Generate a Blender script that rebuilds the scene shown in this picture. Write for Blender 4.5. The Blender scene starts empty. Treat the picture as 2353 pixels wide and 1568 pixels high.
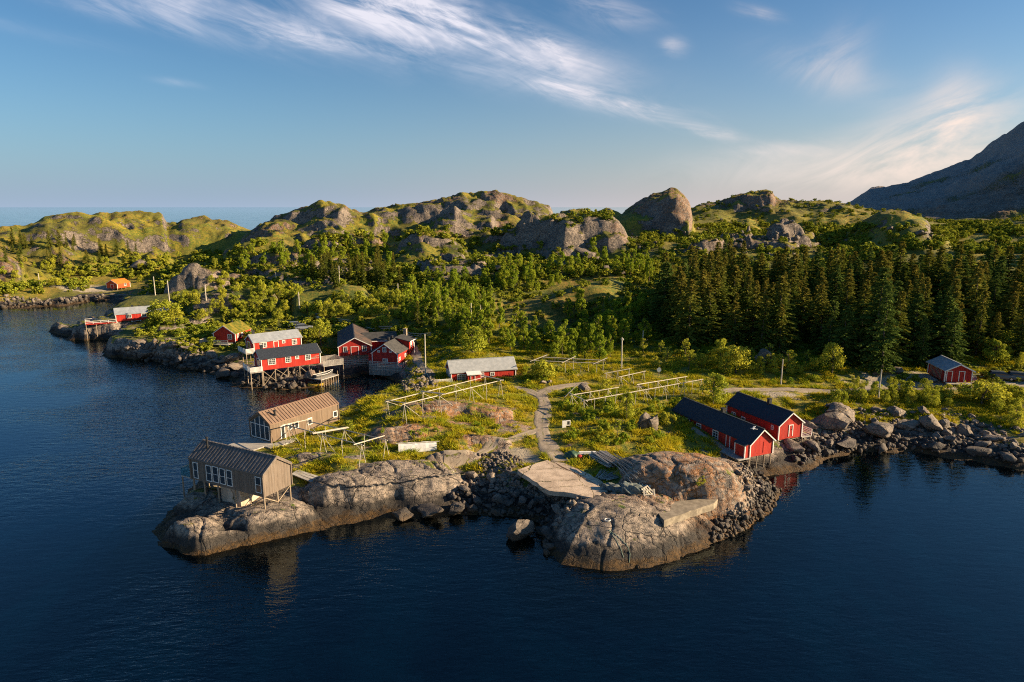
import bpy, bmesh, math, random
import numpy as np
from mathutils import Vector, Matrix
random.seed(7); RS = np.random.RandomState(11)
SC = bpy.context.scene; COL = SC.collection
# ---------------------------------------------------------------- camera
F = 1569.; CX = 1176.5; CY = 784.; H = 36.; TH = math.radians(11.1)
CT, ST = math.cos(TH), math.sin(TH)
cam = bpy.data.cameras.new('camera'); cam.sensor_width = 36; cam.lens = F/2353*36
cam.clip_start = 1; cam.clip_end = 400000
co = bpy.data.objects.new('camera', cam); COL.objects.link(co)
co.location = (0, 0, H); co.rotation_euler = (math.pi/2-TH, 0, 0); SC.camera = co
def ray(px, py):
    v = (CY-py)/F
    return np.array([(px-CX)/F, CT+v*ST, -ST+v*CT])
def at(px, py, z):
    d = ray(px, py); t = (z-H)/d[2]
    return np.array([0, 0, H])+d*t
def az_of(px): return math.atan2((px-CX)/F, 1.0)      # near the horizon
def polar(px, r, py=640.):
    d = ray(px, py); k = r/math.hypot(d[0], d[1]); return np.array([d[0]*k, d[1]*k])
def crest_z(px, py, r):
    d = ray(px, py); return H+d[2]*r/math.hypot(d[0], d[1])
# ---------------------------------------------------------------- noise
_perm = np.random.RandomState(5).permutation(256)
_ga = np.random.RandomState(6).rand(256)*2*np.pi
_gx, _gy = np.cos(_ga), np.sin(_ga)
def pn(x, y, seed=0):
    x = np.asarray(x, float)+seed*17.31; y = np.asarray(y, float)+seed*9.7
    xi = np.floor(x).astype(int); yi = np.floor(y).astype(int); fx = x-xi; fy = y-yi
    u = fx*fx*fx*(fx*(fx*6-15)+10); v = fy*fy*fy*(fy*(fy*6-15)+10)
    def g(a, b, dx, dy):
        h = _perm[(_perm[a & 255]+b) & 255]; return _gx[h]*dx+_gy[h]*dy
    n00 = g(xi, yi, fx, fy); n10 = g(xi+1, yi, fx-1, fy); n01 = g(xi, yi+1, fx, fy-1); n11 = g(xi+1, yi+1, fx-1, fy-1)
    a = n00+u*(n10-n00); b = n01+u*(n11-n01); return (a+v*(b-a))*1.5
def fbm(x, y, o=4, seed=0, gain=.5):
    s = 0; a = 1
    for i in range(o):
        s = s+a*pn(x, y, seed+i); x = x*2.03; y = y*2.03; a *= gain
    return s
def ridged(x, y, o=4, seed=0):
    s = 0; a = 1
    for i in range(o):
        s = s+a*(1-2*np.abs(pn(x, y, seed+i))); x = x*2.1; y = y*2.1; a *= .5
    return s
def sstep(a, b, x):
    t = np.clip((x-a)/(b-a), 0, 1); return t*t*(3-2*t)
# ---------------------------------------------------------------- coast, waterline points (px, py, run-up length)
COAST = [(-420,735,3),(-200,722,3),(0,713,9),(60,708,10),(130,703,11),(200,694,12),(245,692,11),(285,703,6),(300,712,3),(262,722,3),(215,745,3),(160,758,3),(122,762,2.5),
 (140,772,1.5),(172,778,1.5),(225,786,1),(268,783,1),(292,778,1.2),(268,795,1.2),(244,808,1.5),(250,822,1.5),(300,826,1.5),(360,830,1.8),(410,838,2),(445,851,2.5),(487,862,2.5),(540,875,2.5),
 (551,890,3),(616,895,3),(697,895,3),(738,886,2.5),(770,868,2.5),(800,868,3),(850,862,3),(890,868,3),(915,880,2),(921,897,2),(905,908,3),(850,927,3.5),(783,952,3),(735,965,2.5),(690,985,2.5),(640,1005,2.5),(600,1020,2),(575,1037,2),
 (560,1050,2),(500,1078,2.2),(450,1108,2.5),(420,1145,2),(405,1164,2),(380,1192,2),(358,1218,1.6),(366,1254,1.5),(420,1274,1.6),(476,1274,1.8),(546,1258,2),(630,1240,2.2),(715,1222,2.2),(785,1206,2.2),(884,1194,2.2),(953,1196,2),
 (1023,1188,2.5),(1093,1183,3),(1150,1187,3),(1200,1190,3),(1238,1200,3),(1246,1236,2),(1258,1268,3),(1285,1298,4),(1330,1304,5),(1400,1310,5),(1470,1307,5),(1540,1290,4.5),(1600,1270,4),(1640,1250,4),(1690,1228,2.5),(1740,1198,2.5),(1778,1168,2.5),(1786,1140,2.5),(1765,1112,3),(1773,1097,3),
 (1829,1080,4),(1885,1064,4),(1934,1047,4),(2018,1038,4),(2102,1040,4),(2160,1050,4),(2243,1056,4),(2313,1070,4),(2353,1080,4),(2600,1110,4),(2900,1150,4)]
COAST = [(a, b, c*2 if (430 < a < 1100 and b > 1080) or (a < 440 and b > 1130) else c) for a, b, c in COAST]
CW = [at(a, b, 0)[:2] for a, b, _ in COAST]
CL = np.array([c for _, _, c in COAST]+[4, 4, 4, 4, 4])
CW = np.array(CW+[(190, 60), (1500, 300), (1500, 1500), (0, 800), (-420, 560)])
# keep the far-left end sensible
def poly_sd(x, y, poly, attr=None):
    n = len(poly); best = np.full(x.shape, 1e18); A = np.zeros(x.shape); inside = np.zeros(x.shape, bool)
    for i in range(n):
        x0, y0 = poly[i]; x1, y1 = poly[(i+1) % n]
        dx, dy = x1-x0, y1-y0
        t = np.clip(((x-x0)*dx+(y-y0)*dy)/(dx*dx+dy*dy+1e-9), 0, 1)
        d = (x-x0-t*dx)**2+(y-y0-t*dy)**2
        m = d < best; best = np.where(m, d, best)
        if attr is not None: A = np.where(m, attr[i]*(1-t)+attr[(i+1) % n]*t, A)
        c = ((y0 > y) != (y1 > y))
        if abs(dy) > 1e-9: inside ^= c & (x < (x1-x0)*(y-y0)/dy+x0)
    sd = np.sqrt(best); return np.where(inside, sd, -sd), A
# ---------------------------------------------------------------- ground heights: (px, py, z) seen ground, and (px, range, z) hidden ground
CP = [(700,1080,3.3),(640,1030,3.2),(800,1060,4.4),(900,1060,4.2),(1000,1070,3.8),(1100,1050,3.6),(1060,1000,5),(960,960,5.8),(1050,920,5.6),(1150,930,5.0),(1180,980,4.6),(870,940,4),(800,960,2.5),(1245,990,4.2),(1250,930,4.5),(1250,895,4.5),(1270,1040,3.8),(1330,885,4.5),(1190,880,4.2),(1100,885,4),(1330,1010,4.4),(1400,980,4.7),(1500,1000,4.3),(1480,940,4.8),(1600,900,4.6),(1350,930,4.8),(1540,1000,3.6),(1600,1035,3.0),(1690,1065,2),(1450,880,4.6),
 (1680,900,4.2),(1800,895,4),(2000,893,4.2),(2200,890,4.5),(2350,900,4.5),(1900,925,3.4),(2100,930,3.2),(2250,940,3.2),(2350,960,2.5),(2150,850,5),(2300,860,5),(1660,940,3.2),(1850,960,2.4),(1950,980,2),(2100,980,2),(2250,990,1.8),
 (1200,1065,3.3),(1290,1055,3.5),(1330,1130,3.0),(1440,1090,3.6),(1500,1130,3.2),(1600,1160,2.8),(1350,1180,2.9),(1450,1170,3.3),(1550,1190,3.0),(1380,1240,1.7),(1500,1250,1.3),(1450,1285,.6),(1600,1215,1.9),(1680,1180,1.8),
 (600,1165,1.9),(480,1180,2.1),(420,1220,1.5),(520,1220,1.8),(680,1160,2.5),(760,1120,3.0),(850,1100,3.2),(950,1090,3.2),(1050,1095,2.8),(760,1180,1.6),(900,1150,2),(1150,1120,2.2),(1200,1150,1.8),
 (840,770,4),(800,825,1.5),(730,770,4.5),(705,752,5.2),(600,750,5),(520,760,4),(650,730,6),(450,760,4.2),(400,740,5),(330,760,3.4),(390,720,6),(270,752,3),(200,752,1.8),(460,700,7),(600,690,9),(700,700,8),(800,720,7),(900,740,7),(1000,780,6),(960,830,3.8),(890,830,2.2),(620,860,1.3),(680,860,1.5),(1000,700,11),(1100,800,6),(1100,730,9.5),(1200,840,5),(1300,850,5),(1450,840,5.2),(1600,835,5.2),(1750,835,5.2),(1900,840,5.3),(2050,830,5.5),(2250,820,6),(2350,830,6),(560,840,2),(500,830,2.2)]
CPR = [(270,331,1.8),(240,325,1.4),(300,334,2.6),(200,340,2.8),(60,345,4),(270,345,3.6),(330,340,3.8),(310,320,2.6),(1250,178,4),(1310,178,4.2),(1180,180,4.6),(1380,185,5.5),(1000,275,14.5),(930,275,13.5),(1060,275,14.5),(60,318,1.6),(190,318,1.4),(0,352,4),(120,345,3.6),(350,318,4.2),(1550,190,8.5),(1800,190,7.8),(2050,190,7.8),(2300,190,8.2),(2500,190,9),(2500,240,13),(2353,240,12),(1550,235,12),(1800,235,10.5),(2050,235,10.5),(2300,240,12),(1500,300,22),(1600,300,21),(1700,300,20),(1800,300,19.5),(1900,300,20),(2000,300,20),(2100,300,21),(2250,300,20),(2500,300,22),(1450,350,28),(1600,350,26),(1750,350,23),(1900,350,24),(2100,350,25),
 (1400,250,16),(1300,250,15),(1200,250,14),(1100,250,14),(1000,250,14),(900,250,13),(800,250,12),(700,250,11),(600,250,10),(500,260,8),(400,285,5.5),(-100,360,4),(1400,200,10),(1250,200,9.5),(1100,200,10),(900,200,9),(800,320,19),(1000,320,22),(1200,320,22),(650,330,17),(500,345,12),(350,372,9),(200,380,9),(50,388,9),(-150,400,9),
 (0,400,18),(150,400,19),(300,400,19),(450,400,19),(600,400,21),(800,400,26),(1000,400,30),(1200,400,30),(1400,400,30),(1600,400,30),(1800,420,31),(2000,420,30),(2200,420,28),(2500,420,30),(-200,400,18),
 (-200,520,4),(0,520,4),(300,520,4),(600,560,6),(1000,600,6),(1400,620,8),(1800,700,20),(2200,700,24),(2500,700,30),(2200,1000,30),(2600,1200,40)]
_cp = np.array([(*at(a, b, z)[:2], z) for a, b, z in CP]+[(*polar(a, r), z) for a, r, z in CPR])
_cpa = np.arctan2(_cp[:, 0], _cp[:, 1]); _cpr = np.log(np.hypot(_cp[:, 0], _cp[:, 1]))
def base_h(a, lr):
    num = np.zeros(a.shape); den = np.zeros(a.shape)
    for i in range(len(_cp)):
        d2 = ((a-_cpa[i])*1.3)**2+(lr-_cpr[i])**2
        w = 1/(d2+2e-4)**1.7; num += w*_cp[i, 2]; den += w
    return num/den
# ridges: crest polyline in the photo, range of its ends, front and back run in metres, steepness, rock amount
RIDGES = [
 ([(-260,560),(-100,540),(0,525),(60,517),(105,500),(122,497),(150,491),(230,488),(252,494),(270,489),(300,488),(355,490),(372,493),(382,515),(408,514),(418,506),(440,501),(480,500),(520,508),(560,521),(600,540),(640,560)], 425, 425, 38, 60, 1.1, .75),
 ([(540,560),(555,545),(580,528),(610,512),(640,500),(690,482),(715,472),(740,464),(765,467),(795,476),(830,490),(860,510),(880,530)], 372, 372, 30, 40, 1.1, .9),
 ([(800,510),(835,494),(870,484),(900,479),(960,470),(1010,463),(1040,455),(1055,446),(1075,442),(1110,442),(1140,438),(1170,448),(1190,457),(1215,464),(1235,464),(1245,470),(1262,480),(1270,492),(1280,520),(1300,545)], 385, 365, 28, 40, .9, .95),
 ([(985,515),(1010,500),(1045,480),(1065,490),(1090,500),(1130,500),(1150,520)], 335, 335, 14, 20, .8, 1.),
 ([(1185,545),(1200,525),(1230,512),(1262,500),(1300,492),(1345,488),(1362,491),(1395,497),(1415,506),(1432,526),(1448,556),(1464,592)], 302, 294, 15, 40, .8, .95),
 ([(1270,500),(1290,490),(1320,484),(1340,484),(1360,492),(1378,489),(1395,482),(1418,489),(1440,504),(1460,530)], 350, 350, 15, 40, .9, .8),
 ([(1385,530),(1410,512),(1435,490),(1460,472),(1490,455),(1520,446),(1540,438),(1555,441),(1572,455),(1585,470),(1592,485),(1596,515),(1600,545)], 372, 350, 30, 40, .8, 1.),
 ([(1560,500),(1600,478),(1650,466),(1680,458),(1700,450),(1730,442),(1750,440),(1772,444),(1782,458),(1795,464),(1850,468),(1890,466),(1940,474),(1990,482),(2060,495),(2200,520)], 440, 440, 34, 60, 1.0, 1.),
 ([(1900,520),(1930,478),(1960,462),(1980,448),(2000,435),(2040,432),(2080,425),(2150,405),(2230,375),(2262,350),(2300,325),(2353,290),(2500,190),(2650,150),(2800,140)], 820, 860, 165, 300, 1.1, .9),
 ([(1900,570),(1940,535),(1990,503),(2020,490),(2044,484),(2090,487),(2120,498),(2132,508),(2142,530),(2200,545)], 335, 320, 26, 40, 1., .5),
 ([(2130,560),(2200,530),(2260,515),(2353,500),(2500,480),(2700,470)], 420, 400, 60, 60, 1.2, .1),
 ([(1120,740),(1160,715),(1200,703),(1250,688),(1300,668),(1330,655),(1400,642),(1440,652),(1470,690)], 190, 215, 9, 22, .7, .8),
 ([(880,620),(895,600),(920,568),(960,556),(1020,553),(1060,563),(1090,590)], 290, 290, 12, 30, .7, .7),
 ([(660,690),(690,672),(730,660),(790,655),(830,660),(860,680)], 205, 205, 8, 15, .9, .4),
 ([(440,690),(470,668),(540,660),(620,660),(650,680)], 212, 212, 6, 12, .8, .9),
 ([(490,610),(520,575),(560,557),(600,548),(650,552),(690,580)], 345, 335, 14, 25, .8, .7),
 ([(1780,560),(1800,548),(1835,528),(1865,534),(1890,560)], 315, 315, 10, 15, .9, .7),
 ([(1595,545),(1640,520),(1690,505),(1720,500),(1760,520)], 400, 400, 20, 25, .9, .8),
 ([(-60,620),(0,585),(40,600),(70,640)], 372, 372, 12, 15, .8, 1.),
]
# domes: centre pixel, height used to place it, top, radii, turn, squareness, rock
DOMES = [(1572,1078,5.,6.5,8.2,4.6,-12,3,1.),(1445,1190,3.2,4.1,10.5,9.,-12,2.2,1.,1.),(1655,1085,4,5.4,3.2,4.,20,3,1.),
 (800,1108,3.2,4.1,5.5,2.6,8,2.4,1.),(960,1092,3.2,4.0,6.,2.4,10,2.6,1.),(620,1170,2.2,2.7,5,3,12,2.4,1.),(440,1215,1.6,2.3,3.6,2.6,-20,2.4,1.),(470,1140,1.8,2.6,3,3,0,2.2,1.),(540,1230,1.4,1.9,5,2.,15,2.2,1.),
 (905,1000,4.8,5.8,4.5,2.,5,2.6,1.),(1120,945,5.2,5.9,4.6,2.6,-8,2.2,.9),(1000,935,5.6,6.3,8,3,6,2,.8),(1110,1010,4.6,5.1,4,1.,-5,2.2,1.),(930,1065,4.1,4.5,6,1.2,4,2.2,1.),(1040,1042,4.2,4.6,4,.8,10,2.2,1.),(720,1055,3.2,3.9,3.5,1.6,0,2.2,1.),(870,1080,3.8,4.3,3.4,.9,0,2.2,1.),
 (238,747,3.6,4.2,9,4.5,0,2.8,1.),(250,768,2.5,4.0,9,4,0,2.6,1.),(318,757,3.2,3.7,8,4,0,2.6,.8),(380,760,4,6.2,7,4,0,3,.8),(300,800,2,3.3,5,3,0,2.6,1.),(440,745,4.5,6.5,6,3.5,0,2.6,.9)]
# mossy rock knolls scattered over the far slopes: (x, y, radius x, radius y, height, turn)
KNOLLS = []; _kr = np.random.RandomState(78)
for _ in range(95):
    px_, r_ = _kr.uniform(-80, 2350), math.sqrt(_kr.uniform(222**2, 326**2))
    if px_ > 1440 and r_ < 268: continue
    if px_ < 400 or px_ > 1860 or (1330 < px_ < 1520 and r_ > 262): continue
    c_ = polar(px_, r_); k_ = r_/300; KNOLLS.append((c_[0], c_[1], _kr.uniform(5, 15)*k_, _kr.uniform(3.5, 8)*k_, _kr.uniform(1.2, 4.4)*k_, _kr.uniform(-.4, .4)))
def terrain(x, y, full=True):
    r = np.hypot(x, y); a = np.arctan2(x, y); lr = np.log(r)
    wob = 1.2*fbm(x/9, y/9, 3, 3)*sstep(60, 110, r)+.5*fbm(x/3, y/3, 2, 8)
    sd, L = poly_sd(x, y, CW, CL)
    sd = sd+wob*np.clip(r/110, .6, 2.0)
    b = base_h(a, lr)
    rock = np.zeros(x.shape)
    pxa = CX+F*np.tan(np.clip(a, -1.2, 1.2))
    jit = fbm(x/26, y/26, 3, 31)
    for pts, r0, r1, Lf, Lb, pw, rk in RIDGES:
        p = np.array(pts, float); R = np.interp(pxa, [p[0, 0], p[-1, 0]], [r0, r1])
        pzz = []
        for i in range(len(p)):
            rr = np.interp(p[i, 0], [p[0, 0], p[-1, 0]], [r0, r1]); pzz.append(crest_z(p[i, 0], p[i, 1], rr))
        # azimuth of each pixel column at its own row
        pa = [math.atan2(ray(q[0], q[1])[0], ray(q[0], q[1])[1]) for q in p]
        cz = np.interp(a, pa, pzz, left=-99, right=-99)
        if r0 > 700: cz = np.where(cz > 0, cz+.06*np.maximum(cz-30, 0)*fbm(x/90, y/90, 5, 88)*2, cz)
        edge = sstep(pa[0], pa[0]+.012, a)*(1-sstep(pa[-1]-.012, pa[-1], a))
        d = r-(R+jit*min(Lf, 26)*.4)
        u = np.where(d < 0, -d/Lf, d/Lb)
        prof = np.clip(1-u, 0, 1); uf = np.clip(u/1.6, 0, 1); prof = np.where(d < 0, (1-uf**(1.45/pw))**1.25, prof)
        prof = np.clip(prof, 0, 1)
        add = np.maximum(cz-b, 0)*prof*edge
        nb = b+add
        ff = np.clip(add/6., 0, 1)
        rock = np.maximum(rock, rk*ff*edge)
        b = np.maximum(b, nb)
    tt = np.clip(np.maximum(sd, 0)/(2.3*L), 0, 1); h = b*(1-(1-tt)**1.7)
    for px, py, z0, zt, rx, ry, rot, sq, rk, *ex in DOMES:
        c = at(px, py, z0); ca, sa = math.cos(math.radians(rot)), math.sin(math.radians(rot))
        dx, dy = x-c[0], y-c[1]
        m = np.hypot(dx, dy) < max(rx, ry)*1.6
        if not m.any(): continue
        u = (dx[m]*ca+dy[m]*sa)/rx; v = (-dx[m]*sa+dy[m]*ca)/ry
        q = np.abs(u)**sq+np.abs(v)**sq
        q = q*(1+.35*fbm(x[m]/2.5, y[m]/2.5, 3, 12))
        k = np.clip(1-q, 0, 1)**(ex[0] if ex else .7)
        ks = np.clip(sd[m]/(7. if ex else 1.5), 0, 1); hh = h[m]; nh = np.maximum(hh, hh+(zt-hh)*k*(1-(1-ks)**1.5))
        nh = np.where(sd[m] > -.2, nh, hh)
        rm = rock[m]; rock[m] = np.maximum(rm, rk*sstep(.05, .4, k)); h[m] = nh
    for kx, ky, rx, ry, kh, ka in KNOLLS:
        dx, dy = x-kx, y-ky; m = (np.abs(dx) < 1.5*rx) & (np.abs(dy) < 1.5*rx)
        if not m.any(): continue
        ca, sa = math.cos(ka), math.sin(ka); u = (dx[m]*ca+dy[m]*sa)/rx; v = (-dx[m]*sa+dy[m]*ca)/ry
        q = (np.abs(u)**2.4+np.abs(v)**2.4)*(1+.6*fbm(x[m]/7, y[m]/7, 3, 14)); k = np.clip(1-q, 0, 1)**.55; h[m] += kh*k; rock[m] = np.maximum(rock[m], .95*sstep(.02, .2, k))
    s = np.maximum(-sd, 0)
    und = -(0.22*s+0.045*s*s); und = np.where(und < -3, -3-(1-np.exp((und+3)/9))*8, und)
    h = np.where(sd > 0, h, und)
    # rock relief
    shore = (1-sstep(2.0, 5.0, h))*(1-sstep(4, 12, sd))
    rock = np.clip(np.maximum(rock, shore), 0, 1)
    fw = sstep(130, 260, r); n1 = (1-fw)*fbm(x/7, y/7, 4, 40)+fw*fbm(x/20, y/20, 5, 41); n2 = (1-fw)*ridged(x/4.5+y/13, y/3.2, 4, 50)+fw*ridged(x/19+y/40+.6*pn(x/30,y/30,55), y/13, 6, 51)-.7
    cr = np.abs(pn(x/4.2+.3*n1, y/2.6, 61)); crack = np.exp(-(cr/.05)**2)
    cr2 = np.abs(pn(x/6+y/5, y/9-x/14, 67)); crack2 = np.exp(-(cr2/.035)**2)
    lf = sstep(-1.5, 1.5, h)
    amp = sstep(150, 300, r)
    h = h+lf*((n1*.26+.05*fbm(x/.8, y/.8, 3, 70))*(1-rock*.4)*np.clip(.4+amp*3, 0, 3)+rock*(.09*n2+amp*1.7*n2-.20*(crack+crack2*1.2)*(1-.6*amp)))
    return h, rock, sd
# ---------------------------------------------------------------- terrain mesh (polar grid: fine near, coarse far)
NA, NR = 860, 900
AZ = np.linspace(math.radians(-50), math.radians(50), NA)
rr = [44.]
while rr[-1] < 1400: rr.append(rr[-1]*1.0031+ (0 if rr[-1] < 450 else .004*rr[-1]*(rr[-1]-450)/450))
RR = np.array(rr); NR = len(RR); LR = np.log(RR)
A2, R2 = np.meshgrid(AZ, RR); GX = R2*np.sin(A2); GY = R2*np.cos(A2)
GZ, GROCK, GSD = terrain(GX, GY)
def hgt(x, y):
    x = np.asarray(x, float); y = np.asarray(y, float)
    r = np.hypot(x, y); a = np.arctan2(x, y)
    fi = np.clip((a-AZ[0])/(AZ[1]-AZ[0]), 0, NA-1.001); i = fi.astype(int); u = fi-i
    j = np.clip(np.searchsorted(RR, r)-1, 0, NR-2); v = np.clip((r-RR[j])/(RR[j+1]-RR[j]), 0, 1)
    return (GZ[j, i]*(1-u)+GZ[j, i+1]*u)*(1-v)+(GZ[j+1, i]*(1-u)+GZ[j+1, i+1]*u)*v
def samp(G, x, y):
    r = np.hypot(x, y); a = np.arctan2(x, y)
    i = np.clip(((a-AZ[0])/(AZ[1]-AZ[0])).astype(int), 0, NA-1); j = np.clip(np.searchsorted(RR, r)-1, 0, NR-1)
    return G[j, i]
def hg(x, y): return float(hgt(x, y))
TT = np.exp(np.linspace(math.log(50), math.log(900), 1400))
def place(px, py):
    """where the line of sight through a photo point meets the ground"""
    d = ray(px, py); x = d[0]*TT; y = d[1]*TT; z = H+d[2]*TT
    below = z < np.maximum(hgt(x, y), 0)
    if not below.any(): return None
    k = int(np.argmax(below)); 
    return np.array([x[k], y[k], max(float(hgt(x[k], y[k])), 0)])
# mesh building
def new_mesh(name, V, faces_flat, loops, mats, midx=None, smooth=False):
    me = bpy.data.meshes.new(name); nV = len(V)
    me.vertices.add(nV); me.vertices.foreach_set('co', np.asarray(V, np.float32).ravel())
    ff = np.asarray(faces_flat, np.int32); lo = np.asarray(loops, np.int32)
    me.loops.add(len(ff)); me.loops.foreach_set('vertex_index', ff)
    me.polygons.add(len(lo)); st = np.concatenate([[0], np.cumsum(lo)[:-1]]).astype(np.int32)
    me.polygons.foreach_set('loop_start', st)
    for m in mats: me.materials.append(m)
    if midx is not None: me.polygons.foreach_set('material_index', np.asarray(midx, np.int32))
    if smooth: me.polygons.foreach_set('use_smooth', np.ones(len(lo), bool))
    me.update(calc_edges=True); me.validate(); return me
def attr(me, name, vals, domain='POINT'):
    a = me.attributes.new(name, 'FLOAT', domain); a.data.foreach_set('value', np.asarray(vals, np.float32).ravel())
def link(name, me, parent=None, loc=None, rot=None):
    o = bpy.data.objects.new(name, me); COL.objects.link(o)
    if parent is not None: o.parent = parent
    if loc is not None: o.location = loc
    if rot is not None: o.rotation_euler = rot
    return o
def tag(o, label=None, cat=None, group=None, kind=None):
    if label: o['label'] = label
    if cat: o['category'] = cat
    if group: o['group'] = group
    if kind: o['kind'] = kind
    return o
def thing(name, label, cat, loc=(0, 0, 0), rz=0, group=None):
    o = bpy.data.objects.new(name, None); COL.objects.link(o); o.location = loc; o.rotation_euler = (0, 0, rz); o.empty_display_size = .2
    return tag(o, label, cat, group)
class MB:
    """collects boxes, bars, quads; build() links one mesh object"""
    def __init__(s): s.V = []; s.Fc = []; s.M = []; s.m = 0
    def face(s, pts, m=None):
        k = len(s.V); s.V += [tuple(p) for p in pts]; s.Fc.append(tuple(range(k, k+len(pts)))); s.M.append(s.m if m is None else m)
    def hexa(s, P):
        """8 points: bottom ring 0-3 (ccw from above), top ring 4-7"""
        k = len(s.V); s.V += [tuple(p) for p in P]
        for f in ((3, 2, 1, 0), (4, 5, 6, 7), (0, 1, 5, 4), (1, 2, 6, 5), (2, 3, 7, 6), (3, 0, 4, 7)):
            s.Fc.append(tuple(k+i for i in f)); s.M.append(s.m)
    def box(s, x0, x1, y0, y1, z0, z1):
        s.hexa([(x0, y0, z0), (x1, y0, z0), (x1, y1, z0), (x0, y1, z0), (x0, y0, z1), (x1, y0, z1), (x1, y1, z1), (x0, y1, z1)])
    def bar(s, a, b, w=.1, h=None, upv=(0, 0, 1)):
        a = Vector(a); b = Vector(b); h = h or w; d = (b-a).normalized(); u = Vector(upv)
        if abs(d.dot(u)) > .95: u = Vector((1, 0, 0))
        sx = d.cross(u).normalized()*w/2; sy = sx.cross(d).normalized()*h/2
        s.hexa([a-sx-sy, a+sx-sy, a+sx+sy, a-sx+sy, b-sx-sy, b+sx-sy, b+sx+sy, b-sx+sy])
    def tube(s, a, b, r0, r1=None, n=7, bend=0):
        a = Vector(a); b = Vector(b); r1 = r0 if r1 is None else r1; d = (b-a).normalized()
        u = Vector((0, 0, 1)) if abs(d.z) < .9 else Vector((1, 0, 0)); p = d.cross(u).normalized(); q = d.cross(p)
        k = len(s.V)
        for c, r in ((a, r0), (b, r1)):
            for i in range(n):
                t = 2*math.pi*i/n; s.V.append(tuple(c+p*r*math.cos(t)+q*r*math.sin(t)))
        for i in range(n):
            s.Fc.append((k+i, k+(i+1) % n, k+n+(i+1) % n, k+n+i)); s.M.append(s.m)
        s.Fc.append(tuple(k+n-1-i for i in range(n))); s.M.append(s.m); s.Fc.append(tuple(k+n+i for i in range(n))); s.M.append(s.m)
    def path(s, pts, r, n=6):
        for i in range(len(pts)-1): s.tube(pts[i], pts[i+1], r, n=n)
    def build(s, name, mat, parent=None, smooth=False, loc=None):
        mats = mat if isinstance(mat, (list, tuple)) else [mat]
        me = bpy.data.meshes.new(name); me.from_pydata(s.V, [], s.Fc)
        for m in mats: me.materials.append(m)
        if len(mats) > 1: me.polygons.foreach_set('material_index', np.array(s.M, np.int32))
        bm = bmesh.new(); bm.from_mesh(me); bmesh.ops.recalc_face_normals(bm, faces=bm.faces); bm.to_mesh(me); bm.free()
        if smooth: me.polygons.foreach_set('use_smooth', np.ones(len(me.polygons), bool))
        return link(name, me, parent, loc)
# ---------------------------------------------------------------- materials
class NT:
    def __init__(s, name):
        s.mat = bpy.data.materials.new(name); s.mat.use_nodes = True; s.t = s.mat.node_tree; s.t.nodes.clear()
        s.out = s.n('ShaderNodeOutputMaterial')
    def n(s, typ, **kw):
        nd = s.t.nodes.new(typ)
        for k, v in kw.items():
            if k[0] == '_': setattr(nd, k[1:], v)
            else:
                inp = nd.inputs[int(k[1:])] if (k[0] == 'i' and k[1:].isdigit()) else nd.inputs[k.replace('_', ' ')]
                if hasattr(v, 'is_linked') or isinstance(v, bpy.types.NodeSocket): s.t.links.new(v, inp)
                else: inp.default_value = v
        return nd
    def math(s, op, a, b=0., c=None, clamp=False):
        nd = s.t.nodes.new('ShaderNodeMath'); nd.operation = op; nd.use_clamp = clamp
        for i, v in enumerate((a, b, c)):
            if v is None: continue
            if isinstance(v, bpy.types.NodeSocket): s.t.links.new(v, nd.inputs[i])
            else: nd.inputs[i].default_value = v
        return nd.outputs[0]
    def mix(s, f, a, b, mode='MIX'):
        nd = s.t.nodes.new('ShaderNodeMix'); nd.data_type = 'RGBA'; nd.blend_type = mode; nd.clamp_factor = True
        for i, v in ((0, f), (6, a), (7, b)):
            if isinstance(v, bpy.types.NodeSocket): s.t.links.new(v, nd.inputs[i])
            elif i == 0: nd.inputs[i].default_value = v
            else: nd.inputs[i].default_value = (*v, 1)
        return nd.outputs[2]
    def ramp(s, f, a, b):
        nd = s.t.nodes.new('ShaderNodeMapRange'); nd.interpolation_type = 'SMOOTHSTEP'
        s.t.links.new(f, nd.inputs[0]); nd.inputs[1].default_value = a; nd.inputs[2].default_value = b; return nd.outputs[0]
    def noise(s, vec, scale, detail=4, rough=.55, dist=0.):
        nd = s.n('ShaderNodeTexNoise', Scale=scale, Detail=detail, Roughness=rough, Distortion=dist)
        if vec is not None: s.t.links.new(vec, nd.inputs['Vector'])
        return nd.outputs[0]
    def pos(s): return s.n('ShaderNodeNewGeometry').outputs['Position']
    def obj(s): return s.n('ShaderNodeTexCoord').outputs['Object']
    def at(s, name): return s.n('ShaderNodeAttribute', _attribute_name=name).outputs['Fac']
    def scale(s, vec, v):
        nd = s.n('ShaderNodeMapping'); s.t.links.new(vec, nd.inputs['Vector']); nd.inputs['Scale'].default_value = v; return nd.outputs[0]
    def bump(s, h, strength=.5, dist=.1):
        return s.n('ShaderNodeBump', Strength=strength, Distance=dist, Height=h).outputs[0]
    def bsdf(s, col, rough=.8, normal=None, spec=.3, metal=0.):
        b = s.n('ShaderNodeBsdfPrincipled', Roughness=rough, Metallic=metal); b.inputs['Specular IOR Level'].default_value = spec
        if isinstance(col, bpy.types.NodeSocket): s.t.links.new(col, b.inputs['Base Color'])
        else: b.inputs['Base Color'].default_value = (*col, 1)
        if normal is not None: s.t.links.new(normal, b.inputs['Normal'])
        return b.outputs[0]
    def done(s, sh): s.t.links.new(sh, s.out.inputs['Surface']); return s.mat
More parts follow.
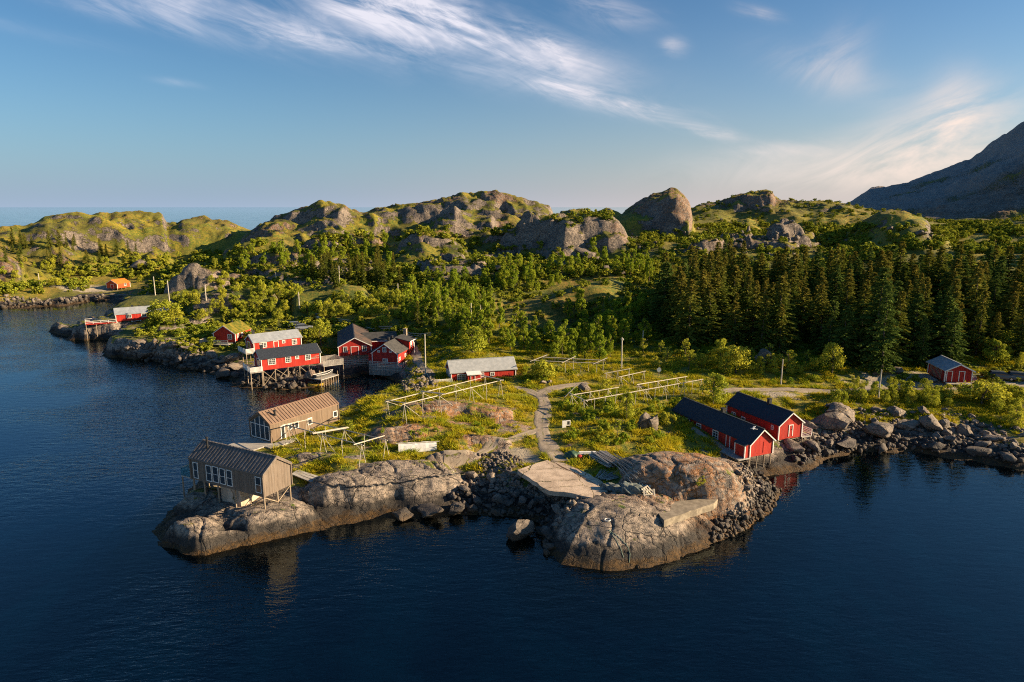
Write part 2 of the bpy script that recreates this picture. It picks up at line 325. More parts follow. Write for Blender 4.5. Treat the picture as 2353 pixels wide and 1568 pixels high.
def rock_colour(t, p):
    """weathered gneiss: grey with pale lichen, rust and dark water streaks, black tide band and kelp at the waterline"""
    big = t.noise(p, .22, 5, .6); med = t.noise(t.scale(p, (1, 1, 2.2)), 1.3, 6, .62); fine = t.noise(p, 7., 5, .65)
    c = t.mix(t.ramp(big, .35, .7), (.15, .123, .098), (.28, .228, .178))
    c = t.mix(t.ramp(med, .42, .66), c, (.36, .285, .22))
    c = t.mix(t.math('MULTIPLY', t.ramp(med, .5, .36), .8), c, (.085, .072, .062))
    slab = t.noise(t.scale(p, (.5, 1.6, 1.6)), 1.1, 6, .7); c = t.mix(t.math('MULTIPLY', t.ramp(slab, .5, .68), .5), c, (.10, .082, .068)); c = t.mix(t.math('MULTIPLY', t.ramp(fine, .52, .7), .35), c, (.38, .34, .29))
    c = t.mix(t.math('MULTIPLY', t.ramp(fine, .48, .3), .6), c, (.07, .06, .055))
    stn = t.noise(t.scale(p, (1, 1, .12)), .33, 5, .65); stn2 = t.noise(t.scale(p, (1, 1, .1)), .1, 5, .7)
    c = t.mix(t.math('MULTIPLY', t.math('MULTIPLY', t.ramp(stn, .52, .66), .6), t.at('far')), c, (.07, .06, .052)); c = t.mix(t.math('MULTIPLY', t.math('MULTIPLY', t.ramp(stn2, .5, .66), .6), t.at('far')), c, (.10, .085, .072))
    wob = t.n('ShaderNodeTexNoise', Scale=.5, Detail=3.); t.t.links.new(p, wob.inputs['Vector'])
    va = t.n('ShaderNodeVectorMath', _operation='MULTIPLY_ADD', i0=wob.outputs[1], i1=(2.2, 2.2, 2.2), i2=p)
    for sc_, wd_, dk in ((.17, .022, .85), (.55, .03, .6)):
        vo = t.n('ShaderNodeTexVoronoi', _feature='DISTANCE_TO_EDGE', Scale=sc_, i0=t.scale(va.outputs[0], (1, 1.7, 1.2)))
        ck = t.ramp(vo.outputs['Distance'], wd_, 0.); c = t.mix(t.math('MULTIPLY', ck, dk), c, (.025, .022, .02))
        med = t.math('SUBTRACT', med, t.math('MULTIPLY', ck, .5))
    z = t.n('ShaderNodeSeparateXYZ', i0=p).outputs[2]
    w = t.noise(p, .5, 4, .6); w2 = t.noise(p, 2.6, 4, .7)
    zz = t.math('ADD', z, t.math('MULTIPLY', t.math('SUBTRACT', w, .5), -1.6)); zz = t.math('ADD', zz, t.math('MULTIPLY', t.math('SUBTRACT', w2, .5), -.8))
    c = t.mix(t.math('MULTIPLY', t.ramp(zz, 2.0, 1.15), .92), c, (.022, .020, .018))
    kel = t.mix(t.noise(p, 5., 4, .7), (.035, .020, .008), (.13, .068, .016))
    kel = t.mix(t.ramp(w2, .45, .6), kel, (.035, .022, .01))
    kz = t.math('ADD', zz, t.math('MULTIPLY', t.math('SUBTRACT', t.noise(p, .9, 4, .7), .5), 1.2)); c = t.mix(t.math('MULTIPLY', t.ramp(kz, .80, .3), .9), c, kel)
    return c, zz, med, fine
def m_ground():
    t = NT('ground'); p = t.pos(); rock, zz, med, fine = rock_colour(t, p)
    g1 = t.noise(p, .12, 4, .6); g2 = t.noise(p, .9, 5, .65); g3 = t.noise(p, 6., 4, .7)
    g = t.mix(t.ramp(g1, .38, .62), (.15, .175, .016), (.28, .225, .020))
    g = t.mix(t.ramp(g2, .45, .68), g, (.34, .23, .03))
    g = t.mix(t.ramp(g2, .5, .34), g, (.07, .105, .018))
    g = t.mix(t.math('MULTIPLY', t.ramp(g3, .5, .3), .6), g, (.05, .06, .014))
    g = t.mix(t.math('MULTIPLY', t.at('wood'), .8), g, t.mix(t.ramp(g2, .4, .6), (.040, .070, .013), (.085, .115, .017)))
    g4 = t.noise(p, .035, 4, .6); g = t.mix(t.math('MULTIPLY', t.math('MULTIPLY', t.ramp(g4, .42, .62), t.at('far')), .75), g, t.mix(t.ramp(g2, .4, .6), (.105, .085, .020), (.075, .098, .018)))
    moss = t.mix(g3, (.20, .11, .02), (.30, .21, .05)); g = t.mix(t.math('MULTIPLY', t.at('moss'), t.ramp(g2, .4, .6)), g, moss)
    nz = t.n('ShaderNodeSeparateXYZ', i0=t.n('ShaderNodeNewGeometry').outputs['Normal']).outputs[2]
    rk = t.math('ADD', t.at('rock'), t.math('MULTIPLY', t.math('SUBTRACT', g2, .5), 1.3))
    rk = t.math('ADD', rk, t.math('MULTIPLY', t.math('SUBTRACT', g3, .5), .5))
    rk = t.ramp(rk, .42, .58)
    lich = t.math('MULTIPLY', t.math('MULTIPLY', t.at('moss'), t.ramp(g3, .37, .55)), t.ramp(g2, .42, .54)); rock = t.mix(t.math('MULTIPLY', lich, .68), rock, (.40, .145, .018))
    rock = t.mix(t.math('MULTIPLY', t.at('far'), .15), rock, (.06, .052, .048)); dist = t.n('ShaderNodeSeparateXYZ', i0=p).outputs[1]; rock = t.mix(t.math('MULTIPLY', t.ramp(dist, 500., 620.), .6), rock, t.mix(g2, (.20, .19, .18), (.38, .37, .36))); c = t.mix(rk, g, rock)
    sand = t.mix(g3, (.30, .25, .18), (.42, .36, .27)); c = t.mix(t.at('gravel'), c, sand)
    z = t.n('ShaderNodeSeparateXYZ', i0=p).outputs[2]
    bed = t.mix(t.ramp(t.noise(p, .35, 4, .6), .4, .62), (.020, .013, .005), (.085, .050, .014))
    deep = t.mix(t.ramp(t.noise(p, .12, 4, .6), .42, .66), (.004, .078, .085), (.013, .18, .155))  # teal of light scattered in deep water, painted into the bed colour
    sxyz = t.n('ShaderNodeSeparateXYZ', i0=p); deep = t.mix(t.math('MULTIPLY', t.ramp(sxyz.outputs[0], 10., -70.), t.ramp(sxyz.outputs[1], 70., 130.)), deep, (.02, .23, .33))  # brighter blue to the left: sky reflection on the water, painted into the bed
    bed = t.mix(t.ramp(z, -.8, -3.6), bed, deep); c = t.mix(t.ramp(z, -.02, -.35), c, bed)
    hgt_ = t.math('ADD', t.math('MULTIPLY', med, .6), t.math('MULTIPLY', fine, .25))
    hgt_ = t.math('ADD', hgt_, t.math('MULTIPLY', g3, .5))
    wet = t.ramp(zz, .9, .3)
    far = t.math('MULTIPLY', t.at('far'), t.math('MULTIPLY', t.noise(t.scale(p, (1, 1, .6)), .22, 6, .7), rk)); hgt_ = t.math('ADD', hgt_, t.math('MULTIPLY', far, 6.5))
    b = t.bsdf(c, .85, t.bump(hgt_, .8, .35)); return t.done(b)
def m_rock():
    t = NT('boulder_rock'); p = t.pos(); c, zz, med, fine = rock_colour(t, p)
    rnd = t.n('ShaderNodeObjectInfo').outputs['Random']
    c = t.mix(t.math('MULTIPLY', rnd, .6), t.mix(.25, c, (.13, .11, .09)), (.11, .09, .075))
    nz = t.n('ShaderNodeSeparateXYZ', i0=t.n('ShaderNodeNewGeometry').outputs['Normal']).outputs[2]
    li = t.math('MULTIPLY', t.ramp(t.noise(p, 1.1, 5, .65), .56, .7), t.ramp(nz, .1, .6)); z = t.n('ShaderNodeSeparateXYZ', i0=p).outputs[2]
    li = t.math('MULTIPLY', li, t.ramp(z, 1.6, 3.))
    c = t.mix(t.math('MULTIPLY', li, .7), c, (.27, .15, .03))
    h = t.math('ADD', t.math('MULTIPLY', med, .6), t.math('MULTIPLY', fine, .3))
    return t.done(t.bsdf(c, .8, t.bump(h, .8, .25)))
M = {}
M['ground'] = m_ground(); M['rock'] = m_rock()
def m_water():
    t = NT('sea_water'); p = t.pos()
    ps = t.scale(p, (1, 1, 1))
    rot = t.n('ShaderNodeMapping', i0=p); rot.inputs['Rotation'].default_value = (0, 0, math.radians(-28)); rot.inputs['Scale'].default_value = (.5, 1.3, 1)
    w1 = t.noise(rot.outputs[0], .8, 3, .5, .3); w2 = t.noise(rot.outputs[0], 2.6, 3, .55, .2); w3 = t.noise(p, .16, 2, .5)
    calm = t.ramp(t.noise(p, .022, 3, .55), .38, .62)
    sx = t.n('ShaderNodeSeparateXYZ', i0=p)
    left = t.ramp(sx.outputs[0], 25., -55.)
    h = t.math('ADD', t.math('MULTIPLY', w1, .7), t.math('MULTIPLY', w2, .3))
    st = t.math('ADD', .12, t.math('MULTIPLY', calm, t.math('ADD', .18, t.math('MULTIPLY', left, .55))))
    bump = t.n('ShaderNodeBump', Distance=.28, Strength=st, Height=h).outputs[0]
    fr = t.n('ShaderNodeFresnel', IOR=1.45, Normal=bump).outputs[0]
    gl = t.n('ShaderNodeBsdfGlossy', Color=(.86, .99, 1, 1), Roughness=.03, Normal=bump).outputs[0]
    tr = t.n('ShaderNodeBsdfTransparent', Color=(.60, .84, .88, 1)).outputs[0]
    mx = t.n('ShaderNodeMixShader', i0=t.math('MULTIPLY', fr, 1.0), i1=tr, i2=gl).outputs[0]
    return t.done(mx)
M['water'] = m_water()
# ---------------------------------------------------------------- the setting
def grid_faces(nr, na):
    i = np.arange(nr*na).reshape(nr, na)
    return np.stack([i[:-1, :-1], i[:-1, 1:], i[1:, 1:], i[1:, :-1]], -1).reshape(-1, 4)
V = np.stack([GX, GY, GZ], -1).reshape(-1, 3); Fq = grid_faces(NR, NA)[:, ::-1]
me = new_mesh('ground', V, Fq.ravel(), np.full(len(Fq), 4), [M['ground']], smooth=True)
dzr = np.gradient(GZ, axis=0)/np.gradient(RR)[:, None]; dza = np.gradient(GZ, axis=1)/(R2*(AZ[1]-AZ[0]))
slope = np.hypot(dzr, dza)
rmask = np.clip(GROCK*.62+sstep(.55, 1.3, slope)*.62*np.clip(.4+GROCK, 0, 1)-.10, 0, 1)
# mossy tops stay green on the far domes
rmask = np.where(GROCK > .3, np.clip(rmask-.26*(1-sstep(.15, .45, slope))*sstep(140, 250, R2), 0, 1), rmask)
rmask = np.where(R2 > 560, np.clip(.80+.5*fbm(GX/60, GY/60, 4, 95)*1., 0, 1)*sstep(14, 30, GZ), rmask)
def blob(px, py, z, rx, ry):
    c = at(px, py, z); d = ((GX-c[0])/rx)**2+((GY-c[1])/ry)**2; return np.exp(-d)
farp = sstep(215, 300, R2)*(R2 < 560); rmask = np.clip(rmask-farp*.95*np.clip(fbm(GX/13, GY/10, 5, 107)+.10, 0, .6)*(1-sstep(.7, 1.6, slope)*.6), 0, 1)
hump = np.maximum.reduce([blob(1050,955,5.5,17,8), blob(920,990,5,9,5), blob(1120,1010,4.6,8,4), blob(760,1060,4,7,4), blob(900,1070,4.2,10,3)])
rmask = np.clip(rmask+hump*1.5*np.clip(fbm(GX/4.5, GY/3.2, 4, 99)+.12, 0, .6), 0, 1)
meadow_rock = sstep(80, 90, R2)*(1-sstep(125, 140, R2)); rmask = np.clip(rmask+meadow_rock*.9*np.clip(fbm(GX/3.5, GY/2.5, 4, 103)-.42, 0, .6)*2, 0, 1)
tipr = np.maximum.reduce([blob(600,1165,2,9,5), blob(480,1190,2,8,6), blob(1440,1215,2.8,11,8.5), blob(1570,1075,5,8,4.5), blob(820,1125,3,9,3), blob(950,1110,3,7,2.6), blob(1640,1180,3,6,6)])
rmask = np.where((GZ < 1.9+.5*fbm(GX/3, GY/3, 3, 111)) & (GSD < 14), 1., np.maximum(rmask, sstep(.25, .6, tipr)*(.80+.45*np.clip(fbm(GX/2.2, GY/1.8, 3, 113)+.1, -.6, .5))))
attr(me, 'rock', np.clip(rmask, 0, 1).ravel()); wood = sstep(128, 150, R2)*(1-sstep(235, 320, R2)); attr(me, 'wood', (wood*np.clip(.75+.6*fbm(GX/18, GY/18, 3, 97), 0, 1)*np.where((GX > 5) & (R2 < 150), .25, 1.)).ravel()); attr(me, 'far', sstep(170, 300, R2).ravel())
moss = np.zeros(GX.shape)
for q in [(1250,690,10,16,10),(1340,655,11,14,10),(760,655,13,16,8),(1000,556,21,22,10),(1590,1055,6,5,3.5),(1100,960,5,9,4),(960,985,5,9,4),(1010,1000,5,8,4),(1150,955,5,5,3),(1560,1130,3.5,8,3),(1330,1000,4.4,4,4),(1060,940,6,10,4)]: moss = np.maximum(moss, blob(*q))
moss = np.maximum(moss, .55*sstep(220, 330, R2)*(fbm(GX/40, GY/40, 3, 90) > .1))
attr(me, 'moss', moss.ravel())
grav = np.zeros(GX.shape)
for q in [(190,672,1,14,9),(2330,880,4.5,10,5),(2120,870,5,14,5),(1190,1045,3.7,3,2.5),(1790,905,4,4,1.5)]: grav = np.maximum(grav, blob(*q))
attr(me, 'gravel', sstep(.3, .6, grav+.25*fbm(GX/2, GY/2, 3, 77)).ravel())
tag(link('ground', me), kind='structure')
def plane(name, z, s, mat):
    b = MB(); b.face([(-s, -s, z), (s, -s, z), (s, s, z), (-s, s, z)]); o = b.build(name, mat); tag(o, kind='structure'); return o
plane('water', 0, 100000, M['water'])
t = NT('seabed'); sx_ = t.n('ShaderNodeSeparateXYZ', i0=t.pos()); bc = t.mix(t.ramp(t.noise(t.pos(), .05, 3), .4, .65), (.004, .078, .085), (.013, .18, .155)); bc = t.mix(t.math('MULTIPLY', t.ramp(sx_.outputs[0], 10., -70.), t.ramp(sx_.outputs[1], 70., 130.)), bc, (.02, .23, .33)); t.done(t.bsdf(bc, .9)); M['bed'] = t.mat  # bed colour carries painted water scatter, and painted sky sheen to the left
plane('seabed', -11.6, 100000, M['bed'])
# ---------------------------------------------------------------- light
SUN_AZ = math.radians(1.5); SUN_EL = math.radians(19)      # azimuth measured from +X towards the camera side
sd_ = Vector((math.cos(SUN_EL)*math.cos(-SUN_AZ), math.cos(SUN_EL)*math.sin(-SUN_AZ), math.sin(SUN_EL)))
sl = bpy.data.lights.new('sun', 'SUN'); sl.energy = 5.0; sl.angle = math.radians(.5); sl.color = (1, .76, .48)
so = bpy.data.objects.new('sun', sl); COL.objects.link(so); so.rotation_euler = sd_.to_track_quat('Z', 'Y').to_euler()
W = bpy.data.worlds.new('World'); SC.world = W; W.use_nodes = True; wt = W.node_tree; wt.nodes.clear()
class WT(NT):
    def __init__(s, tree): s.t = tree
w = WT(wt)
sky = w.n('ShaderNodeTexSky', _sky_type='NISHITA', _sun_disc=False, _sun_elevation=SUN_EL, _sun_rotation=math.radians(90)+SUN_AZ, _altitude=0, _air_density=1.0, _dust_density=1.2, _ozone_density=2.2)
dirv = w.n('ShaderNodeTexCoord').outputs['Generated']
sx = w.n('ShaderNodeSeparateXYZ', i0=dirv)
azn = w.math('ARCTAN2', sx.outputs[0], sx.outputs[1]); eln = w.math('ARCSINE', sx.outputs[2])
def dir_of(px, py):
    d = ray(px, py); d = d/np.linalg.norm(d); return math.atan2(d[0], d[1]), math.asin(d[2])
def streak(px, py, ha, hb, rot):
    """soft elliptical region of sky (angles in degrees), turned by rot"""
    a0, e0 = dir_of(px, py); c, s_ = math.cos(math.radians(rot)), math.sin(math.radians(rot))
    da = w.math('SUBTRACT', azn, a0); de = w.math('SUBTRACT', eln, e0)
    u = w.math('ADD', w.math('MULTIPLY', da, c/math.radians(ha)), w.math('MULTIPLY', de, s_/math.radians(ha)))
    v = w.math('ADD', w.math('MULTIPLY', da, -s_/math.radians(hb)), w.math('MULTIPLY', de, c/math.radians(hb)))
    q = w.math('ADD', w.math('MULTIPLY', u, u), w.math('MULTIPLY', v, v))
    return w.math('EXPONENT', w.math('MULTIPLY', q, -1.))
def cvec(rot, sa, se):
    cv = w.n('ShaderNodeCombineXYZ', i0=azn, i1=eln, i2=0.)
    mp = w.n('ShaderNodeMapping', i0=cv.outputs[0]); mp.inputs['Rotation'].default_value = (0, 0, math.radians(-rot))
    m2 = w.n('ShaderNodeMapping', i0=mp.outputs[0]); m2.inputs['Scale'].default_value = (sa, se, 1); return m2.outputs[0]
def total(ms):
    s = None
    for g, m in ms:
        x = w.math('MULTIPLY', m, g); s = x if s is None else w.math('ADD', s, x)
    return s
n1 = w.noise(cvec(-13, 3.2, 22.), 1., 7, .62, .7); n2 = w.noise(cvec(-20, 9, 40.), 1., 6, .65, .9); n3 = w.noise(cvec(20, 6, 16.), 1., 6, .62, 1.2)
main = total([(1.2, streak(540, 30, 9, 1.5, -12)), (.8, streak(820, 10, 9, 1.5, -8)), (.9, streak(760, 95, 6, .7, -9)), (1.5, streak(980, 50, 8, 2.1, -15)), (1.5, streak(1210, 108, 6, 1.1, -15)), (.9, streak(1400, 25, 3, 1.2, -14)), (.55, streak(250, 15, 6, .8, -10)),
   (2.2, streak(1320, 205, 3.4, .75, -12)), (2.2, streak(1440, 248, 4., .6, -10)), (1.8, streak(1610, 298, 2.4, .4, -14)), (1., streak(1545, 108, .9, .55, -12)), (.6, streak(1740, 30, 1.5, .4, -18)), (.55, streak(1790, 345, 4.5, .7, 2)), (.25, streak(120, 80, 4, .4, -6)), (.25, streak(410, 190, 1.4, .25, -5))])
soft = total([(1., streak(2150, 310, 5., 2.2, 15)), (.8, streak(2190, 250, 1.6, 2.2, 0)), (.5, streak(1900, 170, 4, 1.2, -20)), (.5, streak(1930, 130, 1.5, 2, -30)), (.8, streak(1900, 390, 9, 1.5, 0)), (.4, streak(1250, 150, 8, 2, -12)), (.7, streak(2250, 390, 6, 2.5, 0))])
brk = w.math('ADD', .45, w.math('MULTIPLY', w.ramp(w.noise(cvec(-12, 5, 13), 1., 4, .6, .5), .38, .62), .8))
cl = w.math('MULTIPLY', w.math('MULTIPLY', main, brk), w.math('ADD', w.math('MULTIPLY', w.ramp(n1, .34, .66), .85), w.math('MULTIPLY', w.ramp(n2, .38, .66), .65)))
cs = w.math('MULTIPLY', soft, w.math('MULTIPLY', w.ramp(n3, .22, .72), .9))
cf = w.math('MINIMUM', w.math('ADD', w.math('MULTIPLY', cl, .40), w.math('MULTIPLY', cs, .62)), .85)
warm = w.ramp(azn, -.1, .6)
ccol = w.mix(warm, (8.0, 7.7, 8.4), (9.4, 7.4, 6.3))
SKYCOL = w.mix(1., sky.outputs[0], (.52, .90, 1.12), 'MULTIPLY')
SKYCOL = w.mix(w.math('MULTIPLY', w.ramp(eln, .05, .32), .65), SKYCOL, w.mix(1., SKYCOL, (.62, .74, .86), 'MULTIPLY'))
hz = w.math('EXPONENT', w.math('MULTIPLY', w.math('MAXIMUM', eln, 0.), -1/math.radians(5.5)))
hcol = w.mix(w.ramp(azn, -.45, .5), (3.3, 4.2, 5.6), (6.0, 5.2, 5.0))
SKYCOL = w.mix(w.math('MULTIPLY', hz, .92), SKYCOL, hcol)
mixc = w.mix(cf, SKYCOL, ccol)
bg = w.n('ShaderNodeBackground', Color=mixc, Strength=.046)
wo = w.n('ShaderNodeOutputWorld'); wt.links.new(bg.outputs[0], wo.inputs[0])
SC.view_settings.view_transform = 'Standard'; SC.view_settings.look = 'None'; SC.view_settings.gamma = 1; SC.view_settings.use_curve_mapping = False
SC.view_settings.exposure = 1.38
SC.cycles.max_bounces = 6; SC.cycles.transparent_max_bounces = 8; SC.cycles.use_denoising = False; SC.cycles.filter_width = 1.1; SC.cycles.sample_clamp_indirect = 3.

ZOOM = {1:(380,960,2091/640),2:(960,920,2091/640),3:(1500,940,2091/640),4:(560,780,2353/520),5:(0,640,2353/640),6:(1040,860,2353/760),7:(1920,820,2091/640),8:(820,780,2265/260),9:(720,860,2091/160),10:(1380,1100,2353/320),11:(2300,860,1853/260),12:(1400,900,2353/380),13:(940,930,2353/340),14:(700,1040,2353/300),15:(60,740,2353/360)}
KD = 2353/2560
def Z(k, x, y): a, b, s = ZOOM[k]; return ((a+x/s)*KD, (b+y/s)*KD)
def zat(px, py, P): d = ray(px, py); return H+d[2]/d[1]*P[1]
def s_on(px, P, u, z):
    """distance along direction u from P at which the wall line passes photo column px"""
    k = (px-CX)/F; c = k*(H-z)*ST
    return (c+k*CT*P[1]-P[0])/(u[0]-k*CT*u[1])
# ---- materials
def m_boards(name, a, b, per=.16, worn=.25, bumpy=.4, rough=.8):
    t = NT(name); o = t.obj(); s = t.n('ShaderNodeSeparateXYZ', i0=o)
    u = t.math('ADD', t.math('MULTIPLY', s.outputs[0], 1/per), t.math('MULTIPLY', s.outputs[1], 1/per))
    fl = t.math('FLOOR', u); fr = t.math('FRACT', u)
    wn = t.n('ShaderNodeTexWhiteNoise', _noise_dimensions='1D'); t.t.links.new(fl, wn.inputs['W'])
    c = t.mix(wn.outputs[0], a, b)
    n = t.noise(t.scale(o, (3, 3, .5)), 1.6, 5, .65)
    c = t.mix(t.math('MULTIPLY', t.ramp(n, .48, .72), worn), c, tuple(.5*x+.12 for x in b))
    c = t.mix(t.math('MULTIPLY', t.ramp(n, .5, .3), worn*1.3), c, tuple(x*.45 for x in a))
    groove = t.ramp(t.math('ABSOLUTE', t.math('SUBTRACT', fr, .5)), .5, .40)
    c = t.mix(t.math('MULTIPLY', t.math('SUBTRACT', 1., groove), .6), c, tuple(x*.3 for x in a))
    return t.done(t.bsdf(c, rough, t.bump(groove, bumpy, .02)))
def m_plain(name, a, b, scale=2., rough=.7, spec=.3, streak=(1, 1, 1), metal=0.):
    t = NT(name); o = t.obj(); n = t.noise(t.scale(o, streak), scale, 6, .65); n2 = t.noise(o, scale*6, 4, .6)
    c = t.mix(t.ramp(n, .35, .68), a, b); c = t.mix(t.math('MULTIPLY', n2, .3), c, tuple(x*.6 for x in a))
    return t.done(t.bsdf(c, rough, t.bump(n2, .25, .02), spec, metal))
M['red'] = m_boards('red_boards', (.36, .018, .010), (.46, .030, .014), .22)
M['darkred'] = m_boards('dark_red_boards', (.33, .016, .012), (.42, .026, .016), .30, .3, .9)
M['orange'] = m_boards('orange_boards', (.42, .055, .012), (.52, .085, .02), .25)
M['cabin'] = m_boards('stained_boards', (.15, .105, .07), (.21, .15, .10), .14, .3)
M['greycabin'] = m_boards('greyed_boards', (.13, .10, .075), (.19, .145, .11), .14, .35)
M['greyroof'] = m_plain('grey_wood_roof', (.13, .115, .105), (.21, .185, .17), 2.5, .75, .2, (1, .3, 1))
M['cabinroof'] = m_plain('ribbed_wood_roof', (.20, .13, .09), (.27, .18, .125), 2.5, .75, .2, (1, .3, 1))
M['white'] = m_plain('white_paint', (.74, .72, .66), (.84, .82, .77), 3, .5)
M['slate'] = m_plain('dark_slate', (.024, .030, .042), (.046, .055, .070), 4, .75, .2)
M['slatebrown'] = m_plain('weathered_slate', (.055, .050, .048), (.14, .085, .06), .8, .85, .2)
M['slategrey'] = m_plain('grey_slate', (.05, .05, .05), (.085, .082, .078), 1.5, .8, .2)
M['sheet'] = m_plain('grey_roof_sheet', (.26, .28, .30), (.36, .38, .40), 1.2, .55, .4)
M['eternit'] = m_plain('pale_roof_sheet', (.30, .315, .32), (.40, .41, .41), 1.5, .7)
M['rust'] = m_plain('orange_roof', (.50, .13, .015), (.62, .20, .03), 1.5, .75)
M['sod'] = m_plain('sod_roof', (.06, .085, .015), (.26, .19, .03), 1.1, .95, .1)
M['grey'] = m_boards('weathered_planks', (.30, .275, .24), (.44, .41, .36), .2, .35)
M['stilt'] = m_plain('stilt_wood', (.24, .18, .12), (.38, .31, .23), 3, .85, .2, (1, 1, .2))
def m_pole():
    t = NT('loose_pole'); o = t.obj(); r_ = t.n('ShaderNodeObjectInfo').outputs['Random']; n = t.noise(t.scale(o, (.3, 1, 1)), 4, 4, .6); c = t.mix(r_, (.22, .20, .18), (.56, .52, .45)); c = t.mix(t.math('MULTIPLY', n, .5), c, (.12, .10, .085))
    return t.done(t.bsdf(c, .85))
M['loosepole'] = m_pole()
M['rackwood'] = m_plain('silvered_pole', (.38, .34, .27), (.56, .51, .42), 3, .8, .2)
M['black'] = m_plain('black_metal', (.012, .012, .013), (.03, .03, .03), 3, .5, .4)
M['concrete'] = m_plain('concrete', (.30, .265, .22), (.47, .42, .35), .9, .9, .2)
def m_concrete():
    t = NT('cracked_concrete'); p = t.pos(); a = t.noise(p, .7, 6, .65); b = t.noise(p, 6., 5, .7); c = t.mix(t.ramp(a, .35, .66), (.38, .29, .21), (.58, .455, .34)); c = t.mix(t.math('MULTIPLY', t.ramp(b, .5, .3), .5), c, (.20, .15, .11))
    wob = t.n('ShaderNodeTexNoise', Scale=1.2, Detail=3.); t.t.links.new(p, wob.inputs['Vector']); va = t.n('ShaderNodeVectorMath', _operation='MULTIPLY_ADD', i0=wob.outputs[1], i1=(1., 1., 0.), i2=p)
    vo = t.n('ShaderNodeTexVoronoi', _feature='DISTANCE_TO_EDGE', Scale=.22, i0=va.outputs[0]); ck = t.ramp(vo.outputs['Distance'], .011, .002); c = t.mix(ck, c, t.mix(t.ramp(a, .4, .6), (.05, .05, .02), (.16, .13, .03)))
    return t.done(t.bsdf(c, .92, t.bump(t.math('SUBTRACT', b, ck), .6, .05)))
M['concrete'] = m_concrete()
M['brick'] = m_plain('chimney_stone', (.20, .16, .12), (.36, .30, .22), 5, .9, .2)
t = NT('window_glass'); M['glass'] = t.done(t.bsdf(t.mix(t.noise(t.obj(), 1.5), (.012, .016, .02), (.05, .055, .06)), .06, None, .8))
t = NT('clear_glass'); g_ = t.n('ShaderNodeBsdfGlossy', Color=(.9, .95, .95, 1), Roughness=.02).outputs[0]; tr_ = t.n('ShaderNodeBsdfTransparent', Color=(.75, .9, .88, 1)).outputs[0]
M['clear'] = t.done(t.n('ShaderNodeMixShader', i0=.22, i1=tr_, i2=g_).outputs[0])
